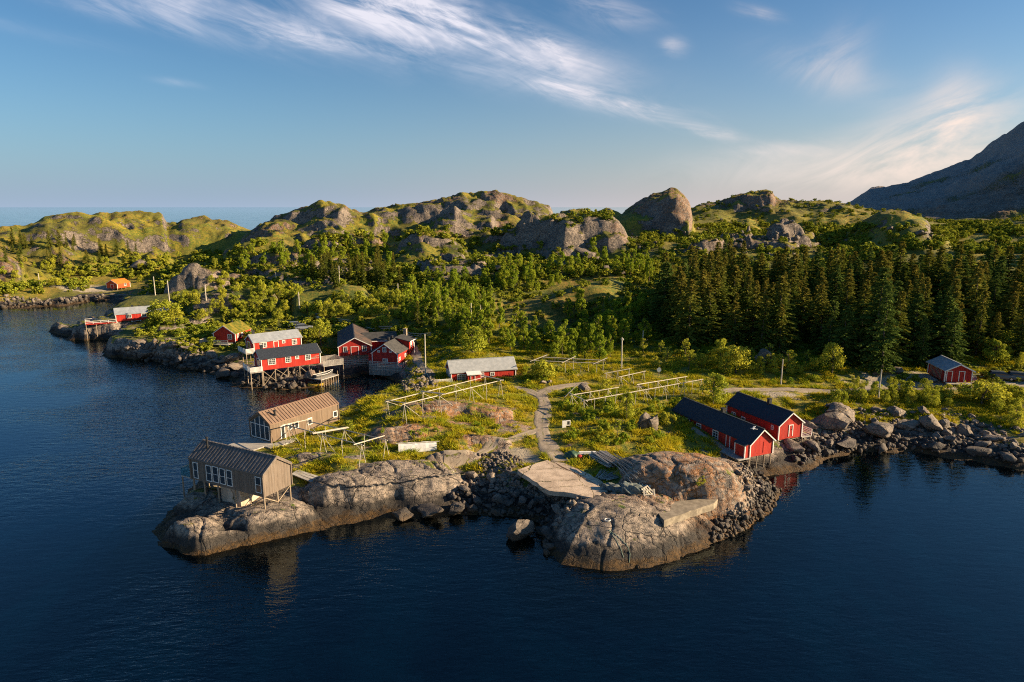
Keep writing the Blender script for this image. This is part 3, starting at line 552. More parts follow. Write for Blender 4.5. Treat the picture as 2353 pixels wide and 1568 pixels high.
class House:
    def __init__(s, name, label, k, A, B, C, z, eave, ridge, wall, roof, L=None, W=None, over=.3, roof2=None, trim='white', prim='B', cat='house', ang=None, ribs=0, barge=.15, corners=True, roofname='roof', group=None):
        a = at(*Z(k, *A), z); b = at(*Z(k, *B), z); c = at(*Z(k, *C), z)
        ub = (b-a)[:2]; uc = (c-a)[:2]; s.L = L or float(np.hypot(*ub)); s.W = W or float(np.hypot(*uc))
        if prim == 'B': u = ub/np.hypot(*ub); p = np.array([-u[1], u[0]]); p = p if p@uc > 0 else -p
        else: p = uc/np.hypot(*uc); u = np.array([-p[1], p[0]]); u = u if u@ub > 0 else -u
        if ang is not None: u = np.array([math.sin(math.radians(ang)), math.cos(math.radians(ang))]); p = np.array([u[1], -u[0]]); p = p if p@uc > 0 else -p
        s.u, s.p, s.A, s.z, s.k = u, p, a[:2], z, k; s.sg = 1 if u[0]*p[1]-u[1]*p[0] > 0 else -1
        cen = a[:2]+u*s.L/2+p*s.W/2; s.cen = cen
        s.root = thing(name, label, cat, (cen[0], cen[1], z), math.atan2(u[1], u[0]), group); s.e, s.r = eave, ridge; s.nw = 0
        L_, W_ = s.L, s.W
        # walls: closed gabled prism
        m = MB(); P = s.lp
        m.face([P(0, 0, 0), P(0, W_, 0), P(0, W_, eave), P(0, W_/2, ridge), P(0, 0, eave)]); m.face([P(L_, 0, 0), P(L_, W_, 0), P(L_, W_, eave), P(L_, W_/2, ridge), P(L_, 0, eave)])
        m.face([P(0, 0, 0), P(L_, 0, 0), P(L_, 0, eave), P(0, 0, eave)]); m.face([P(0, W_, 0), P(L_, W_, 0), P(L_, W_, eave), P(0, W_, eave)]); m.face([P(0, 0, 0), P(L_, 0, 0), P(L_, W_, 0), P(0, W_, 0)])
        m.build('wall', M[wall], s.root)
        s.add_roof(roof, roof2, over, ribs, roofname)
        if trim:
            o = over
            for e, x in ((-1, -o), (1, L_+o)):
                m = MB()
                for g0, g1 in ((-o*.8, W_/2), (W_+o*.8, W_/2)):
                    z0 = eave-(ridge-eave)/(W_/2)*o*.8; m.bar(P(x+e*.03, g0, z0-.02), P(x+e*.03, g1, ridge-.02), .06, barge)
                m.build('bargeboard', M[trim], s.root)
            if corners:
                for x in (0, L_):
                    for g in (0, W_):
                        q = P(x+(-.03 if x == 0 else .03), g+(-.03 if g == 0 else .03), 0); m = MB(); m.bar(q, (q[0], q[1], eave-.06), .15, .15); m.build('corner_board', M[trim], s.root)
    def lp(s, x, g, z): return (x-s.L/2, s.sg*(g-s.W/2), z)
    def wp(s, x, g): q = s.A+s.u*x+s.p*g; return q
    def add_roof(s, roof, roof2, o, ribs, nm):
        L_, W_, e, r = s.L, s.W, s.e, s.r; P = s.lp; t = .14; sl = (r-e)/(W_/2)
        for side in (0, 1):
            m = MB(); g0 = -o*.8 if side == 0 else W_+o*.8; gm = W_/2; z0 = e-sl*o*.8
            pts = [(-o, g0, z0), (L_+o, g0, z0), (L_+o, gm, r), (-o, gm, r)]
            m.hexa([P(x, g, z+.01) for x, g, z in pts]+[P(x, g, z+t) for x, g, z in pts])
            if ribs:
                n = int((L_+2*o)/ribs)
                for i in range(n+1):
                    x = -o+.04+i*(L_+2*o-.08)/n; m.bar(P(x, g0, z0+t+.03), P(x, gm, r+t+.03), ribs*.4, .09)
            mat = roof if side == 0 or not roof2 else roof2
            ob = m.build(nm, M[mat], s.root)
            if side == 0: s.roof0 = ob
        m = MB(); m.bar(P(-o, W_/2, r+t), P(L_+o, W_/2, r+t), .22, .08); m.build('ridge_cap', M[roof], s.root)
    def face_pt(s, face, q, z, out):
        if face == 'S': return s.lp(q, -out, z)
        if face == 'G': return s.lp(-out, q, z)
        if face == 'N': return s.lp(q, s.W+out, z)
        return s.lp(s.L+out, q, z)
    def meas(s, face, k, x0, y0, x1, y1):
        """photo box of an opening -> span along the wall and heights"""
        org = s.wp(0, 0) if face in 'SG' else (s.wp(0, s.W) if face == 'N' else s.wp(s.L, 0)); d = s.u if face in 'SN' else s.p
        ym = (y0+y1)/2; q = []
        for x in (x0, x1): q.append(s_on(Z(k, x, ym)[0], org, d, s.z+1.2))
        q.sort(); P = org+d*(q[0]+q[1])/2; xm = (x0+x1)/2
        return q[0], q[1], zat(*Z(k, xm, y1), P)-s.z, zat(*Z(k, xm, y0), P)-s.z
    def box(s, m, face, q0, q1, z0, z1, o0, o1):
        f = s.face_pt; m.hexa([f(face, q0, z0, o0), f(face, q1, z0, o0), f(face, q1, z0, o1), f(face, q0, z0, o1), f(face, q0, z1, o0), f(face, q1, z1, o0), f(face, q1, z1, o1), f(face, q0, z1, o1)])
    def win(s, face, k, bx, nx=2, nz=3, fr='white', w=.11, b=None, glass='glass'):
        q0, q1, z0, z1 = b or s.meas(face, k, *bx)
        m = MB(); mw = .045
        for a_ in (q0, q1-w): s.box(m, face, a_, a_+w, z0, z1, -.02, .07)
        for a_ in (z0, z1-w): s.box(m, face, q0+w, q1-w, a_, a_+w, -.02, .068)
        for i in range(1, nx): c = q0+(q1-q0)*i/nx; ww = mw if i*2 != nx or nx < 4 else mw*2; s.box(m, face, c-ww/2, c+ww/2, z0+w, z1-w, -.02, .055)
        for i in range(1, nz): c = z0+(z1-z0)*i/nz; s.box(m, face, q0+w, q1-w, c-mw/2, c+mw/2, -.02, .05)
        wd = m.build('window', M[fr], s.root)
        m = MB(); s.box(m, face, q0+.03, q1-.03, z0+.03, z1-.03, -.03, .035); m.build('pane', M[glass], wd)
        return wd
    def door(s, face, k, bx, leaf='red', fr='white', b=None, nm='door', handle=True, w=.12):
        q0, q1, z0, z1 = b or s.meas(face, k, *bx)
        m = MB(); s.box(m, face, q0+.05, q1-.05, z0, z1-.05, -.03, .03); d = m.build(nm, M[leaf], s.root)
        m = MB()
        for a_ in (q0, q1-w): s.box(m, face, a_, a_+w, z0, z1, -.02, .07)
        s.box(m, face, q0+w, q1-w, z1-w, z1, -.02, .066); m.build('door_frame', M[fr], d)
        if handle:
            m = MB(); s.box(m, face, q1-w-.18, q1-w-.10, z0+.95, z0+1.05, .02, .1); m.build('handle', M['black'], d)
        return d
    def chimney(s, x, g, h, w=.6, mat='brick', round_=False, ztop=None):
        zr = s.e+(s.r-s.e)*(1-abs(g-s.W/2)/(s.W/2)); m = MB(); c = s.lp(x, g, zr)
        if round_: m.tube((c[0], c[1], zr-.2), (c[0], c[1], zr+h), w/2, n=12); m.tube((c[0], c[1], zr+h), (c[0], c[1], zr+h+.1), w*.65, n=12)
        else: m.box(c[0]-w/2, c[0]+w/2, c[1]-w/2, c[1]+w/2, zr-.35, zr+h); m.box(c[0]-w/2-.05, c[0]+w/2+.05, c[1]-w/2-.05, c[1]+w/2+.05, zr+h+.002, zr+h+.12)
        m.build('chimney', M[mat], s.root)
    def stilts(s, spots, r=.11, mat='stilt', brace=True, low=-.5, braces=()):
        for x, g in spots:
            q = s.wp(x, g); gz = max(hg(q[0], q[1]), low)-.25-s.z
            if gz > -.15: continue
            a_ = s.lp(x, g, gz); b_ = s.lp(x, g, 0); m = MB(); m.tube(a_, b_, r, r*.95, 8); m.build('stilt', M[mat], s.root)
        for (x0, g0), (x1, g1) in braces:
            q = s.wp(x1, g1); gz = max(hg(q[0], q[1]), low)-s.z; m = MB(); m.bar(s.lp(x0, g0, -.1), s.lp(x1, g1, gz+.1), .1, .1); m.build('brace', M[mat], s.root)
    def deck(s, x0, x1, g0, g1, z, rails='', rh=1.0, nb=4, mat='grey', legs=True, slat=None, rmat=None, low=-.6, th=.16):
        """planked deck; rails names the edges that carry a railing: s/n long edges, a/b short ends"""
        m = MB(); rmat = rmat or mat
        m.hexa([s.lp(x, g, zz) for zz in (z-th, z) for x, g in ((x0, g0), (x1, g0), (x1, g1), (x0, g1))])
        n = int((x1-x0)/.14)
        d = m.build('deck', M[mat], s.root)
        E_ = {'s': ((x0, g0), (x1, g0)), 'n': ((x0, g1), (x1, g1)), 'a': ((x0, g0), (x0, g1)), 'b': ((x1, g0), (x1, g1))}
        for ch in rails:
            (xa, ga), (xb, gb) = E_[ch]; m = MB(); ln = math.hypot(xb-xa, gb-ga); np_ = max(2, int(ln/1.6)+1)
            for i in range(np_):
                f = i/(np_-1); q = s.lp(xa+(xb-xa)*f, ga+(gb-ga)*f, z+.003); m.bar(q, (q[0], q[1], z+rh), .09, .09)
            for i in range(nb):
                zz = z+rh*(i+1)/nb-.04; m.bar(s.lp(xa, ga, zz), s.lp(xb, gb, zz), .05, rh/nb*.55 if nb > 2 else .09)
            m.build('railing', M[rmat], d)
        if slat:
            for ch in slat[1]:
                (xa, ga), (xb, gb) = E_[ch]; m = MB(); ln = math.hypot(xb-xa, gb-ga); k = int(ln/.19)
                for i in range(k+1):
                    f = i/k; q = s.lp(xa+(xb-xa)*f, ga+(gb-ga)*f, z-.16); m.bar((q[0], q[1], slat[0]-s.z), (q[0], q[1], z-.17), .10, .04, (1, 0, 0))
                m.bar(s.lp(xa, ga, z-.7), s.lp(xb, gb, z-.7), .05, .12); m.build('slatted_skirt', M[mat], d)
        if legs:
            nx = max(2, int((x1-x0)/2.2)+1); ng = max(2, int((g1-g0)/2.2)+1)
            for i in range(nx):
                for j in range(ng):
                    if 0 < i < nx-1 and 0 < j < ng-1: continue
                    x = x0+.1+(x1-x0-.2)*i/(nx-1); g = g0+.1+(g1-g0-.2)*j/(ng-1); q = s.wp(x, g); gz = max(hg(q[0], q[1]), low)-.25-s.z
                    if gz > z-.3: continue
                    m = MB(); m.tube(s.lp(x, g, gz), s.lp(x, g, z-th), .09, .09, 7); m.build('deck_leg', M['stilt'], d)
        return d
# 1 near cabin on the rock tip
h = House('grey_cabin', 'brown boarded cabin on posts at the tip of the rocky point, its gable end blank', 1, (915,930), (325,775), (1155,840), 4.0, 2.62, 4.08, 'greycabin', 'greyroof', over=.12, trim='greycabin', barge=.2, corners=True, ribs=.52, cat='cabin', W=4.2)
for bx in ((848,760,895,890),(612,705,657,835),(555,690,600,820),(498,675,545,805),(445,665,490,795),(340,640,378,770)): h.win('S', 1, bx, 1, 2, w=.07)
h.chimney(h.L-1.6, 1.3, 1.5, .26, 'black', True)
h.stilts([(.15,.15),(.15,2.1),(.15,h.W-.15),(2.4,.15),(4.8,.15),(7.6,.15),(h.L-2,.15),(h.L-.2,.15),(h.L-.2,h.W-.2),(5,h.W-.2),(8,h.W-.2)], .1, 'stilt', braces=[((.15,.15),(.15,2.1)),((.15,h.W-.15),(.15,2.1)),((.15,.15),(2.4,.15))])
m = MB(); q0 = h.lp(4.6, .5, 0); m.hexa([h.lp(x, g, z) for z in (-2.6, -.02) for x, g in ((4.4,.5),(7.6,.5),(7.6,3.6),(4.4,3.6))]); m.build('foundation', M['concrete'], h.root)
d = h.deck(h.L+.03, h.L+2.2, .2, h.W-.2, -.02, '', legs=True)
m = MB(); 
for a_, b_ in (((h.L+.05,.2),(h.L+2.2,.2)),((h.L+2.2,.2),(h.L+2.2,h.W-.2))): m.hexa([h.lp(x, g, z) for z in (.02, 1.0) for x, g in (a_, b_, (b_[0]+.02, b_[1]+.02), (a_[0]+.02, a_[1]+.02))])
m.build('glass_railing', M['clear'], d)
C1 = h
# plank walkway from the near cabin to the rock
w0 = at(*Z(1,1165,720), 3.6); w1 = at(*Z(1,1340,790), 3.2)
r_ = thing('plank_walkway', 'pale plank walkway leading from the near cabin onto the rock', 'walkway', tuple((w0+w1)/2))
c_ = Vector((w0+w1)/2)
for i in range(3):
    off = Vector((.25, .9, 0)).normalized()*(i*.5-.5); m = MB(); m.bar(Vector(w0)-c_+off, Vector(w1)-c_+off+Vector((.3*i, 0, 0)), .46, .1); m.build('plank', M['grey'], r_)
# 2 far cabin with glazed gable
h = House('brown_cabin', 'brown boarded cabin with a glazed gable and ribbed roof beside the inlet', 1, (975,480), (1535,265), (815,430), 3.4, 2.6, 3.95, 'cabin', 'cabinroof', over=.1, trim='cabin', barge=.2, ribs=.52, cat='cabin', W=4.6, ang=34, L=12.4)
h.door('S', 1, (1050,340,1085,445), 'glass', w=.1)
for bx in ((1113,325,1143,372),(1163,308,1198,362),(1270,278,1307,332),(1478,222,1512,270)): h.win('S', 1, bx, 1, 1, w=.1)
# glazed gable: one tall pane field with mullions following the roof
W_ = h.W; m = MB()
for g in (.25, 1.25, 2.3, 3.35, W_-.25):
    zt = 2.55+(3.9-2.55)*(1-abs(g-W_/2)/(W_/2))-.35; h.box(m, 'G', g-.05, g+.05, .25, zt, -.02, .08)
h.box(m, 'G', .3, W_-.3, .18, .28, -.02, .079); h.box(m, 'G', .3, W_-.3, 2.2, 2.28, -.02, .077)
wd = m.build('glazed_gable', M['white'], h.root)
m = MB(); m.face([h.lp(-.03, .28, .25), h.lp(-.03, W_-.28, .25), h.lp(-.03, W_-.28, 2.3), h.lp(-.03, W_/2, 3.55), h.lp(-.03, .28, 2.3)]); m.build('pane', M['glass'], wd)
h.chimney(1.6, 1.0, .9, .3, 'black', True)
h.deck(-3.8, -.03, -.4, W_-.2, -.03, '', legs=True, mat='grey'); h.deck(-1.4, 3.2, -1.9, -.42, -.05, '', legs=False, mat='grey')
h.stilts([(.2,.2),(.2,W_-.2),(4,W_-.2),(8,W_-.2),(h.L-.3,W_-.2)], .1)
C2 = h
# 3 red boathouse, near
h = House('red_boathouse', 'long low red boathouse with a small lean-to at its water end', 3, (1222,665), (600,380), (1415,635), 2.6, 2.03, 3.7, 'red', 'slate', cat='boathouse', over=.3)
h.door('S', 3, (700,345,735,440)); h.win('S', 3, (790,388,828,455), 2, 3); h.win('S', 3, (922,445,968,512), 2, 3); h.door('S', 3, (1030,475,1065,585))
m = MB(); h.box(m, 'G', 2.3, 2.36, .3, 1.9, -.02, .04); h.box(m, 'G', 1.3, 2.3, .28, .34, -.02, .035); m.build('hatch', M['darkred'], h.root)
h.chimney(8.2, h.W/2+.2, .8, .5, 'black')
q0, q1, z0, z1 = h.meas('S', 3, 1130, 540, 1222, 672)
m = MB(); m.hexa([h.lp(x, g, z) for z in (0,) for x, g in ((.02,-.9),(1.9,-.9),(1.9,-.01),(.02,-.01))]+[h.lp(x, g, z) for x, g, z in ((.02,-.9,1.7),(1.9,-.9,1.7),(1.9,-.01,1.95),(.02,-.01,1.95))]); lt = m.build('lean_to', M['red'], h.root)
m = MB(); m.hexa([h.lp(x, g, z) for x, g, z in ((-.1,-1.05,1.68),(2.05,-1.05,1.68),(2.05,-.01,1.98),(-.1,-.01,1.98))]+[h.lp(x, g, z) for x, g, z in ((-.1,-1.05,1.8),(2.05,-1.05,1.8),(2.05,-.01,2.1),(-.1,-.01,2.1))]); m.build('lean_to_roof', M['slate'], lt)
m = MB(); m.bar(h.lp(0,-.93,.02), h.lp(0,-.93,1.66), .14); m.bar(h.lp(1.9,-.93,.02), h.lp(1.9,-.93,1.66), .14); m.bar(h.lp(0,-.96,1.68), h.lp(1.9,-.96,1.68), .1); m.build('trim', M['white'], lt)
h.deck(-.1, 4.6, -2.0, -.03, -.05, '', legs=True, mat='grey')
h.stilts([(.15,.15),(.15,1.4),(.15,2.7),(.15,h.W-.15),(2,.2),(2,h.W-.2),(3.6,.2),(3.6,h.W-.2),(5.5,h.W-.2)], .1)
B1 = h
# 4 red boathouse, behind
h = House('red_boathouse', 'shorter red boathouse with a tall lit gable, standing behind the long low one', 3, (1455,525), (1035,345), (1645,497), 2.6, 2.36, 3.95, 'red', 'slate', cat='boathouse', over=.3)
h.win('S', 3, (1078,295,1108,348), 2, 3); h.win('S', 3, (1155,335,1188,378), 2, 2); h.win('S', 3, (1398,402,1417,440), 2, 2, w=.08)
h.door('G', 3, (1540,398,1575,492), nm='loading_door'); h.chimney(4.6, h.W/2, .8, .5, 'black')
h.deck(-.2, 2.4, h.W+.03, h.W+1.8, 0, 'bn', nb=4, legs=True, rmat='white')
h.stilts([(.15,.15),(.15,2.2),(.15,h.W-.15),(.9,h.W-.2),(2.4,.2),(2.4,h.W-.2),(4.5,h.W-.2)], .1, braces=[((.15,.15),(.15,2.2)),((.15,h.W-.15),(.15,2.2)),((.15,.15),(2.4,.2))])
B2 = h
# 5 sod-roofed house
h = House('red_house', 'small red house with a grass-grown sod roof above the dark rocks', 5, (2165,795), (2255,740), (1970,790), 4.0, 2.15, 4.0, 'red', 'sod', prim='C', L=7.5, roofname='sod_roof')
h.win('G', 5, (2093,722,2133,768), 2, 3); h.win('S', 5, (2178,715,2195,755), 2, 3); h.win('S', 5, (2213,705,2232,740), 2, 3); h.chimney(4, h.W/2, .7, .3, 'black', True)
h.deck(-2.6, -.03, .5, h.W+2.2, -.1, 'an', nb=3, legs=True, mat='grey'); h.stilts([(.2,.2),(.2,2.6),(.2,h.W-.2),(2.5,.2),(2.5,h.W-.2)], .1)
# 6 red house with grey roof
h = House('red_house', 'red house with a grey sheet roof directly behind the black-roofed stilt house', 4, (345,460), (875,390), (255,420), 4.3, 2.25, 3.55, 'red', 'sheet', W=5.)
for bx, a_, b_ in (((405,345,485,405),4,3),((657,320,693,355),1,2),((768,308,825,368),3,3)): h.win('S', 4, bx, a_, b_)
h.door('S', 4, (560,328,617,402)); h.win('G', 4, (268,335,298,415), 1, 1); h.chimney(.9, h.W/2+.2, .9, .5, 'black')
h.deck(-1.9, -.03, -.1, h.W, -.05, 'as', nb=4, legs=True, rmat='white'); h.stilts([(.2,.2),(3.5,.2),(7,.2),(.2,h.W-.2)], .1)
# 7 red house with dark roof on stilts
h = House('red_house', 'red house with a black roof on crossed stilts over dark seaweed rocks', 4, (430,665), (1090,580), (335,600), 3.6, 2.38, 3.72, 'red', 'slate', W=5.4)
for bx, a_, b_ in (((498,528,588,598),4,3),((695,505,760,573),3,3),((808,495,850,533),2,2),((918,480,980,545),3,3)): h.win('S', 4, bx, a_, b_)
h.win('G', 4, (375,525,405,610), 1, 1); h.chimney(.9, h.W/2+.2, .9, .5, 'black')
h.deck(-2.4, -.03, -.5, h.W-.4, -.05, 'as', nb=5, legs=True, rmat='white')
h.stilts([(.2,.15),(2.6,.15),(5.2,.15),(7.6,.15),(9.6,.15),(.2,h.W-.2),(4,h.W-.2),(8,h.W-.2),(h.L-.3,.15)], .11, 'stilt', braces=[((.2,.15),(2.8,.15)),((2.8,.15),(.2,.15)),((2.8,.15),(5.4,.15)),((5.4,.15),(2.8,.15)),((7.6,.15),(9.6,.15))])
h.deck(h.L+.03, h.L+4.4, -1.9, 2.8, -.3, 'sbn', nb=6, rh=1.1, legs=True)
for i in range(1): 
    m = MB()
    for j in range(7): h.box(m, 'S', h.L-2.1+j*.2, h.L-2.04+j*.2, 1.25, 1.55, .01, .05)
    h.box(m, 'S', h.L-2.2, h.L-.2, 1.18, 1.24, .01, .06); h.box(m, 'S', h.L-1.2, h.L-.2, 1.62, 1.68, .01, .06); m.build('wall_rack', M['rackwood'], h.root)
R7 = h
# 8 barn
h = House('red_barn', 'big red barn with a loading hatch in its gable and a rust-streaked roof slope', 4, (1300,500), (1265,370), (1655,490), 3.8, 2.1, 3.95, 'darkred', 'slate', L=18.5, ang=-14, W=7.0, roof2='slatebrown', cat='barn')
h.win('G', 8, (330,760,422,880), 2, 1); h.win('G', 8, (742,738,838,858), 2, 1)
h.door('G', 8, (497,752,668,928), 'darkred', nm='loading_hatch', handle=False)
q0, q1, z0, z1 = h.meas('G', 8, 497, 752, 668, 928)
h.deck(-.02, 3, .1, h.W-.1, -2.3, 'a', nb=3, rh=1.2, legs=True, mat='grey')
m = MB(); m.hexa([h.lp(x, g, z) for z in (-2.2, -.01) for x, g in ((1.6,.1),(12.8,.1),(12.8,h.W-.1),(1.6,h.W-.1))]); m.build('foundation', M['grey'], h.root)
h.stilts([(.1,.1),(.1,q0),(.1,q1),(.1,h.W-.1)], .1)
# wing to the right
m = MB(); W_ = h.W; P = h.lp
m.face([P(6, W_+6, 0), P(11.5, W_+6, 0), P(11.5, W_+6, 1.9), P(8.75, W_+6, 3.3), P(6, W_+6, 1.9)]); m.face([P(6, W_+.01, 0), P(6, W_+6, 0), P(6, W_+6, 1.9), P(6, W_+.01, 1.9)]); m.face([P(11.5, W_+.01, 0), P(11.5, W_+6, 0), P(11.5, W_+6, 1.9), P(11.5, W_+.01, 1.9)])
wg = m.build('wing', M['red'], h.root)
m = MB()
for x0, z0 in ((5.7, 1.75), (11.8, 1.75)): m.hexa([P(x0, W_-1.2, z0+.02), P(x0, W_+6.3, z0+.02), P(8.75, W_+6.3, 3.32), P(8.75, W_-1.8, 3.32)]+[P(x0, W_-1.2, z0+.16), P(x0, W_+6.3, z0+.16), P(8.75, W_+6.3, 3.46), P(8.75, W_-1.8, 3.46)])
m.build('wing_roof', M['slategrey'], wg)
m = MB(); m.bar(P(5.68, W_+.4, 1.8), P(5.68, W_+6.3, 1.8), .06, .18); m.build('trim', M['white'], wg)
# 9 gabled red house on the quay
h = House('red_house', 'two-storey red house with a shed dormer and slatted quay deck by the inlet', 8, (1520,1170), (1905,860), (975,1140), 2.6, 2.6, 4.6, 'darkred', 'slategrey', L=12.5, prim='C', cat='house')
for bx, a_, b_ in (((1195,770,1278,880),2,3),((1190,1018,1303,1115),4,3),((1082,838,1140,882),2,1),((1335,848,1393,888),2,1)): h.win('G', 8, bx, a_, b_)
h.win('S', 8, (1540,985,1575,1055), 2, 2); h.win('S', 8, (1665,905,1697,970), 2, 2); h.win('S', 8, (1830,800,1860,910), 2, 3)
m = MB(); W_ = h.W; P = h.lp
m.hexa([P(x, g, 0) for x, g in ((6,-.35),(9.6,-.35),(9.6,W_/2),(6,W_/2))]+[P(6,-.35,4.1), P(9.6,-.35,4.1), P(9.6,W_/2,4.75), P(6,W_/2,4.75)]); dm = m.build('dormer', M['red'], h.root)
m = MB(); m.hexa([P(5.7,-.7,4.08), P(9.9,-.7,4.08), P(9.9,W_/2+.1,4.83), P(5.7,W_/2+.1,4.83)]+[P(5.7,-.7,4.22), P(9.9,-.7,4.22), P(9.9,W_/2+.1,4.97), P(5.7,W_/2+.1,4.97)]); m.build('dormer_roof', M['slategrey'], dm)
m = MB(); m.box(0, 0, 0, 0, 0, 0) if False else None
for x0 in (6.7, 8.2): m.hexa([P(x, g, z) for z in (2.7, 3.8) for x, g in ((x0,-.40),(x0+.9,-.40),(x0+.9,-.33),(x0,-.33))])
m.bar(P(5.7,-.72,4.15), P(9.9,-.72,4.15), .06, .18); m.build('dormer_window', M['white'], dm)
m = MB(); m.hexa([P(x, g, z) for z in (0,) for x, g in ((1.4,W_+.01),(8,W_+.01),(8,W_+1.6),(1.4,W_+1.6))]+[P(1.4,W_+.01,2.5), P(8,W_+.01,2.5), P(8,W_+1.6,2.1), P(1.4,W_+1.6,2.1)]); wg = m.build('side_wing', M['darkred'], h.root)
m = MB(); m.hexa([P(x, g, z+d_) for d_ in (0, .14) for x, g, z in ((1.1,W_-.6,3.05),(8.3,W_-.6,3.05),(8.3,W_+1.9,2.12),(1.1,W_+1.9,2.12))]); m.build('wing_roof', M['slate'], wg)
h.chimney(3.4, W_/2+.5, 1.1, .5, 'black', True); h.chimney(6, W_/2+.8, 1.2, .5, 'black', True); h.chimney(11.6, W_/2-.1, 1.3, .75, 'brick')
h.deck(-1.0, -.03, -1.5, W_+.4, -.1, 'asn', nb=3, rh=.95, legs=False, slat=(.5, 'as'), mat='grey'); h.deck(.0, 8, -1.6, -.03, -.1, 's', nb=3, rh=.95, legs=True, mat='grey', slat=(.5, 's'))
h.stilts([(.1,.1),(.1,W_-.1),(3,W_-.1),(3,.1)], .11)
m = MB(); m.tube(P(6.1,-1.5,-.1), P(6.1,-1.5,4.0), .07); m.build('flag_post', M['white'], h.root)
R9 = h
# 10 white-roofed red house
h = House('red_house', 'low red house with a pale sheet roof and white porch by the gravel track', 6, (275,300), (757,250), (235,270), 3.9, 1.9, 3.6, 'red', 'eternit', W=4.6, L=12.4, ang=74)
h.win('S', 6, (320,235,388,282), 4, 3); h.win('S', 6, (575,218,608,248), 2, 2); h.win('S', 6, (500,222,527,255), 2, 2)
q0, q1, z0, z1 = h.meas('S', 6, 392, 230, 503, 290); P = h.lp
m = MB(); m.hexa([P(x, g, 0) for x, g in ((q0,-1.3),(q1-.4,-1.3),(q1-.4,-.01),(q0,-.01))]+[P(q0,-1.3,1.55), P(q1-.4,-1.3,1.55), P(q1-.4,-.01,1.75), P(q0,-.01,1.75)]); pc = m.build('porch', M['red'], h.root)
m = MB(); m.hexa([P(x, g, z+d_) for d_ in (0, .13) for x, g, z in ((q0-.2,-1.6,1.55),(q1-.2,-1.6,1.55),(q1-.2,-.01,1.85),(q0-.2,-.01,1.85))]); m.build('porch_roof', M['white'], pc)
m = MB(); 
for a_ in (q0+.5, q0+1.3): m.bar(P(a_,-1.34,.02), P(a_,-1.34,1.4), .1)
m.bar(P(q0+.5,-1.34,1.4), P(q0+1.3,-1.34,1.4), .1); m.build('door_frame', M['white'], pc)
m = MB(); h.box(m, 'G', .1, h.W-.1, .1, 1.85, 0, .05); m.build('gable_boarding', M['grey'], h.root)
h.deck(-3.9, -.03, -.8, h.W-.6, -.05, 'as', nb=5, rh=1.0, legs=True, rmat='white')
# 11 far red long house
h = House('red_house', 'long red house with a blue-grey roof and red railed deck on the far left point', 5, (1070,605), (1400,575), (1045,570), 4.6, 2.0, 3.35, 'red', 'sheet', L=13.5, W=5.2, ang=58)
h.win('S', 5, (1162,537,1208,573), 3, 1); h.win('S', 5, (1300,527,1345,562), 3, 1); h.chimney(4.4, h.W/2+.5, .7, .5, 'black'); h.chimney(6.2, h.W/2+.5, .5, .6, 'black')
h.deck(-7.4, -.03, -.4, h.W-.2, -.1, 'asn', nb=2, rh=.8, legs=True, mat='red', rmat='white')
h.stilts([(.2,.2),(3.8,.2),(6,.2),(8.5,.2)], .12, 'white', braces=[((6,.2),(3.8,.2)),((6,.2),(8.5,.2))])
P = h.lp; m = MB(); m.hexa([P(x, g, z) for z in (-.5, 2.4) for x, g in ((1.5,h.W+1.2),(3.6,h.W+1.2),(3.6,h.W+3.2),(1.5,h.W+3.2))]); m.build('outhouse', M['red'], h.root)
# 12 orange hut
h = House('boat_hut', 'small orange-roofed boat hut on stilts above the far beach', 5, (1080,300), (1172,285), (990,305), 2.6, 1.95, 3.4, 'orange', 'rust', L=6.8, W=5.4, ang=14, cat='hut')
h.win('S', 5, (1140,245,1160,275), 2, 2); h.door('G', 5, (1018,262,1046,302)); h.stilts([(.2,.2),(2.4,.2),(4.6,.2),(7,.2),(.2,2.6),(.2,5),(3.5,5),(7,5)], .13)
# 13 shed by the car park
h = House('red_shed', 'red shed with two white-framed doors and open slatted side near parked cars', 7, (1440,440), (1330,340), (1610,430), 5.1, 2.2, 3.3, 'darkred', 'sheet', ang=8, L=6.6, cat='shed', over=.45)
h.door('G', 11, (468,480,578,668), 'darkred'); h.door('G', 11, (688,485,798,668), 'darkred')
m = MB()
for i in range(10): h.box(m, 'S', 1.4+i*.48, 1.55+i*.48, .1, 2.0, .005, .05)
m.build('slats', M['stilt'], h.root); h.deck(-1.4, -.03, .1, h.W-.1, -.06, '', legs=True)
m = MB(); P = h.lp
for i in range(4): m.hexa([P(x, g, z) for z in (-.1-i*.14, -.02-i*.14) for x, g in ((1.2,-.9-i*.4),(6.2,-.9-i*.4),(6.2,-.5-i*.4),(1.2,-.5-i*.4))])
m.build('side_steps', M['grey'], h.root)
SHED = h
# ---------------------------------------------------------------- paths and concrete
HOUSES = [(x.cen, max(x.L, x.W)*.5+.6) for x in (C1, C2, B1, B2, R7, R9, SHED)]
HR = [o for o in COL.objects if o.type == 'EMPTY' and o.get('category') in ('house', 'cabin', 'barn', 'boathouse', 'shed', 'hut')]
HC = []
for o in HR:
    w_ = [c for c in o.children if c.name.startswith('wall') and not c.name.startswith('wall_rack')][0]
    b = [Vector(v) for v in w_.bound_box]; L_ = max(v.x for v in b); W_ = max(abs(v.y) for v in b)
    HC.append((o.location.x, o.location.y, o.rotation_euler.z, L_, W_))
def in_house(x, y, pad=.8):
    for hx, hy, a, L_, W_ in HC:
        c, s_ = math.cos(a), math.sin(a); dx, dy = x-hx, y-hy
        if abs(dx*c+dy*s_) < L_+pad and abs(-dx*s_+dy*c) < W_+pad: return True
    return False
t = NT('gravel_track'); p_ = t.pos(); n_ = t.noise(p_, 1.1, 5, .7); n2_ = t.noise(p_, 9, 4, .7)
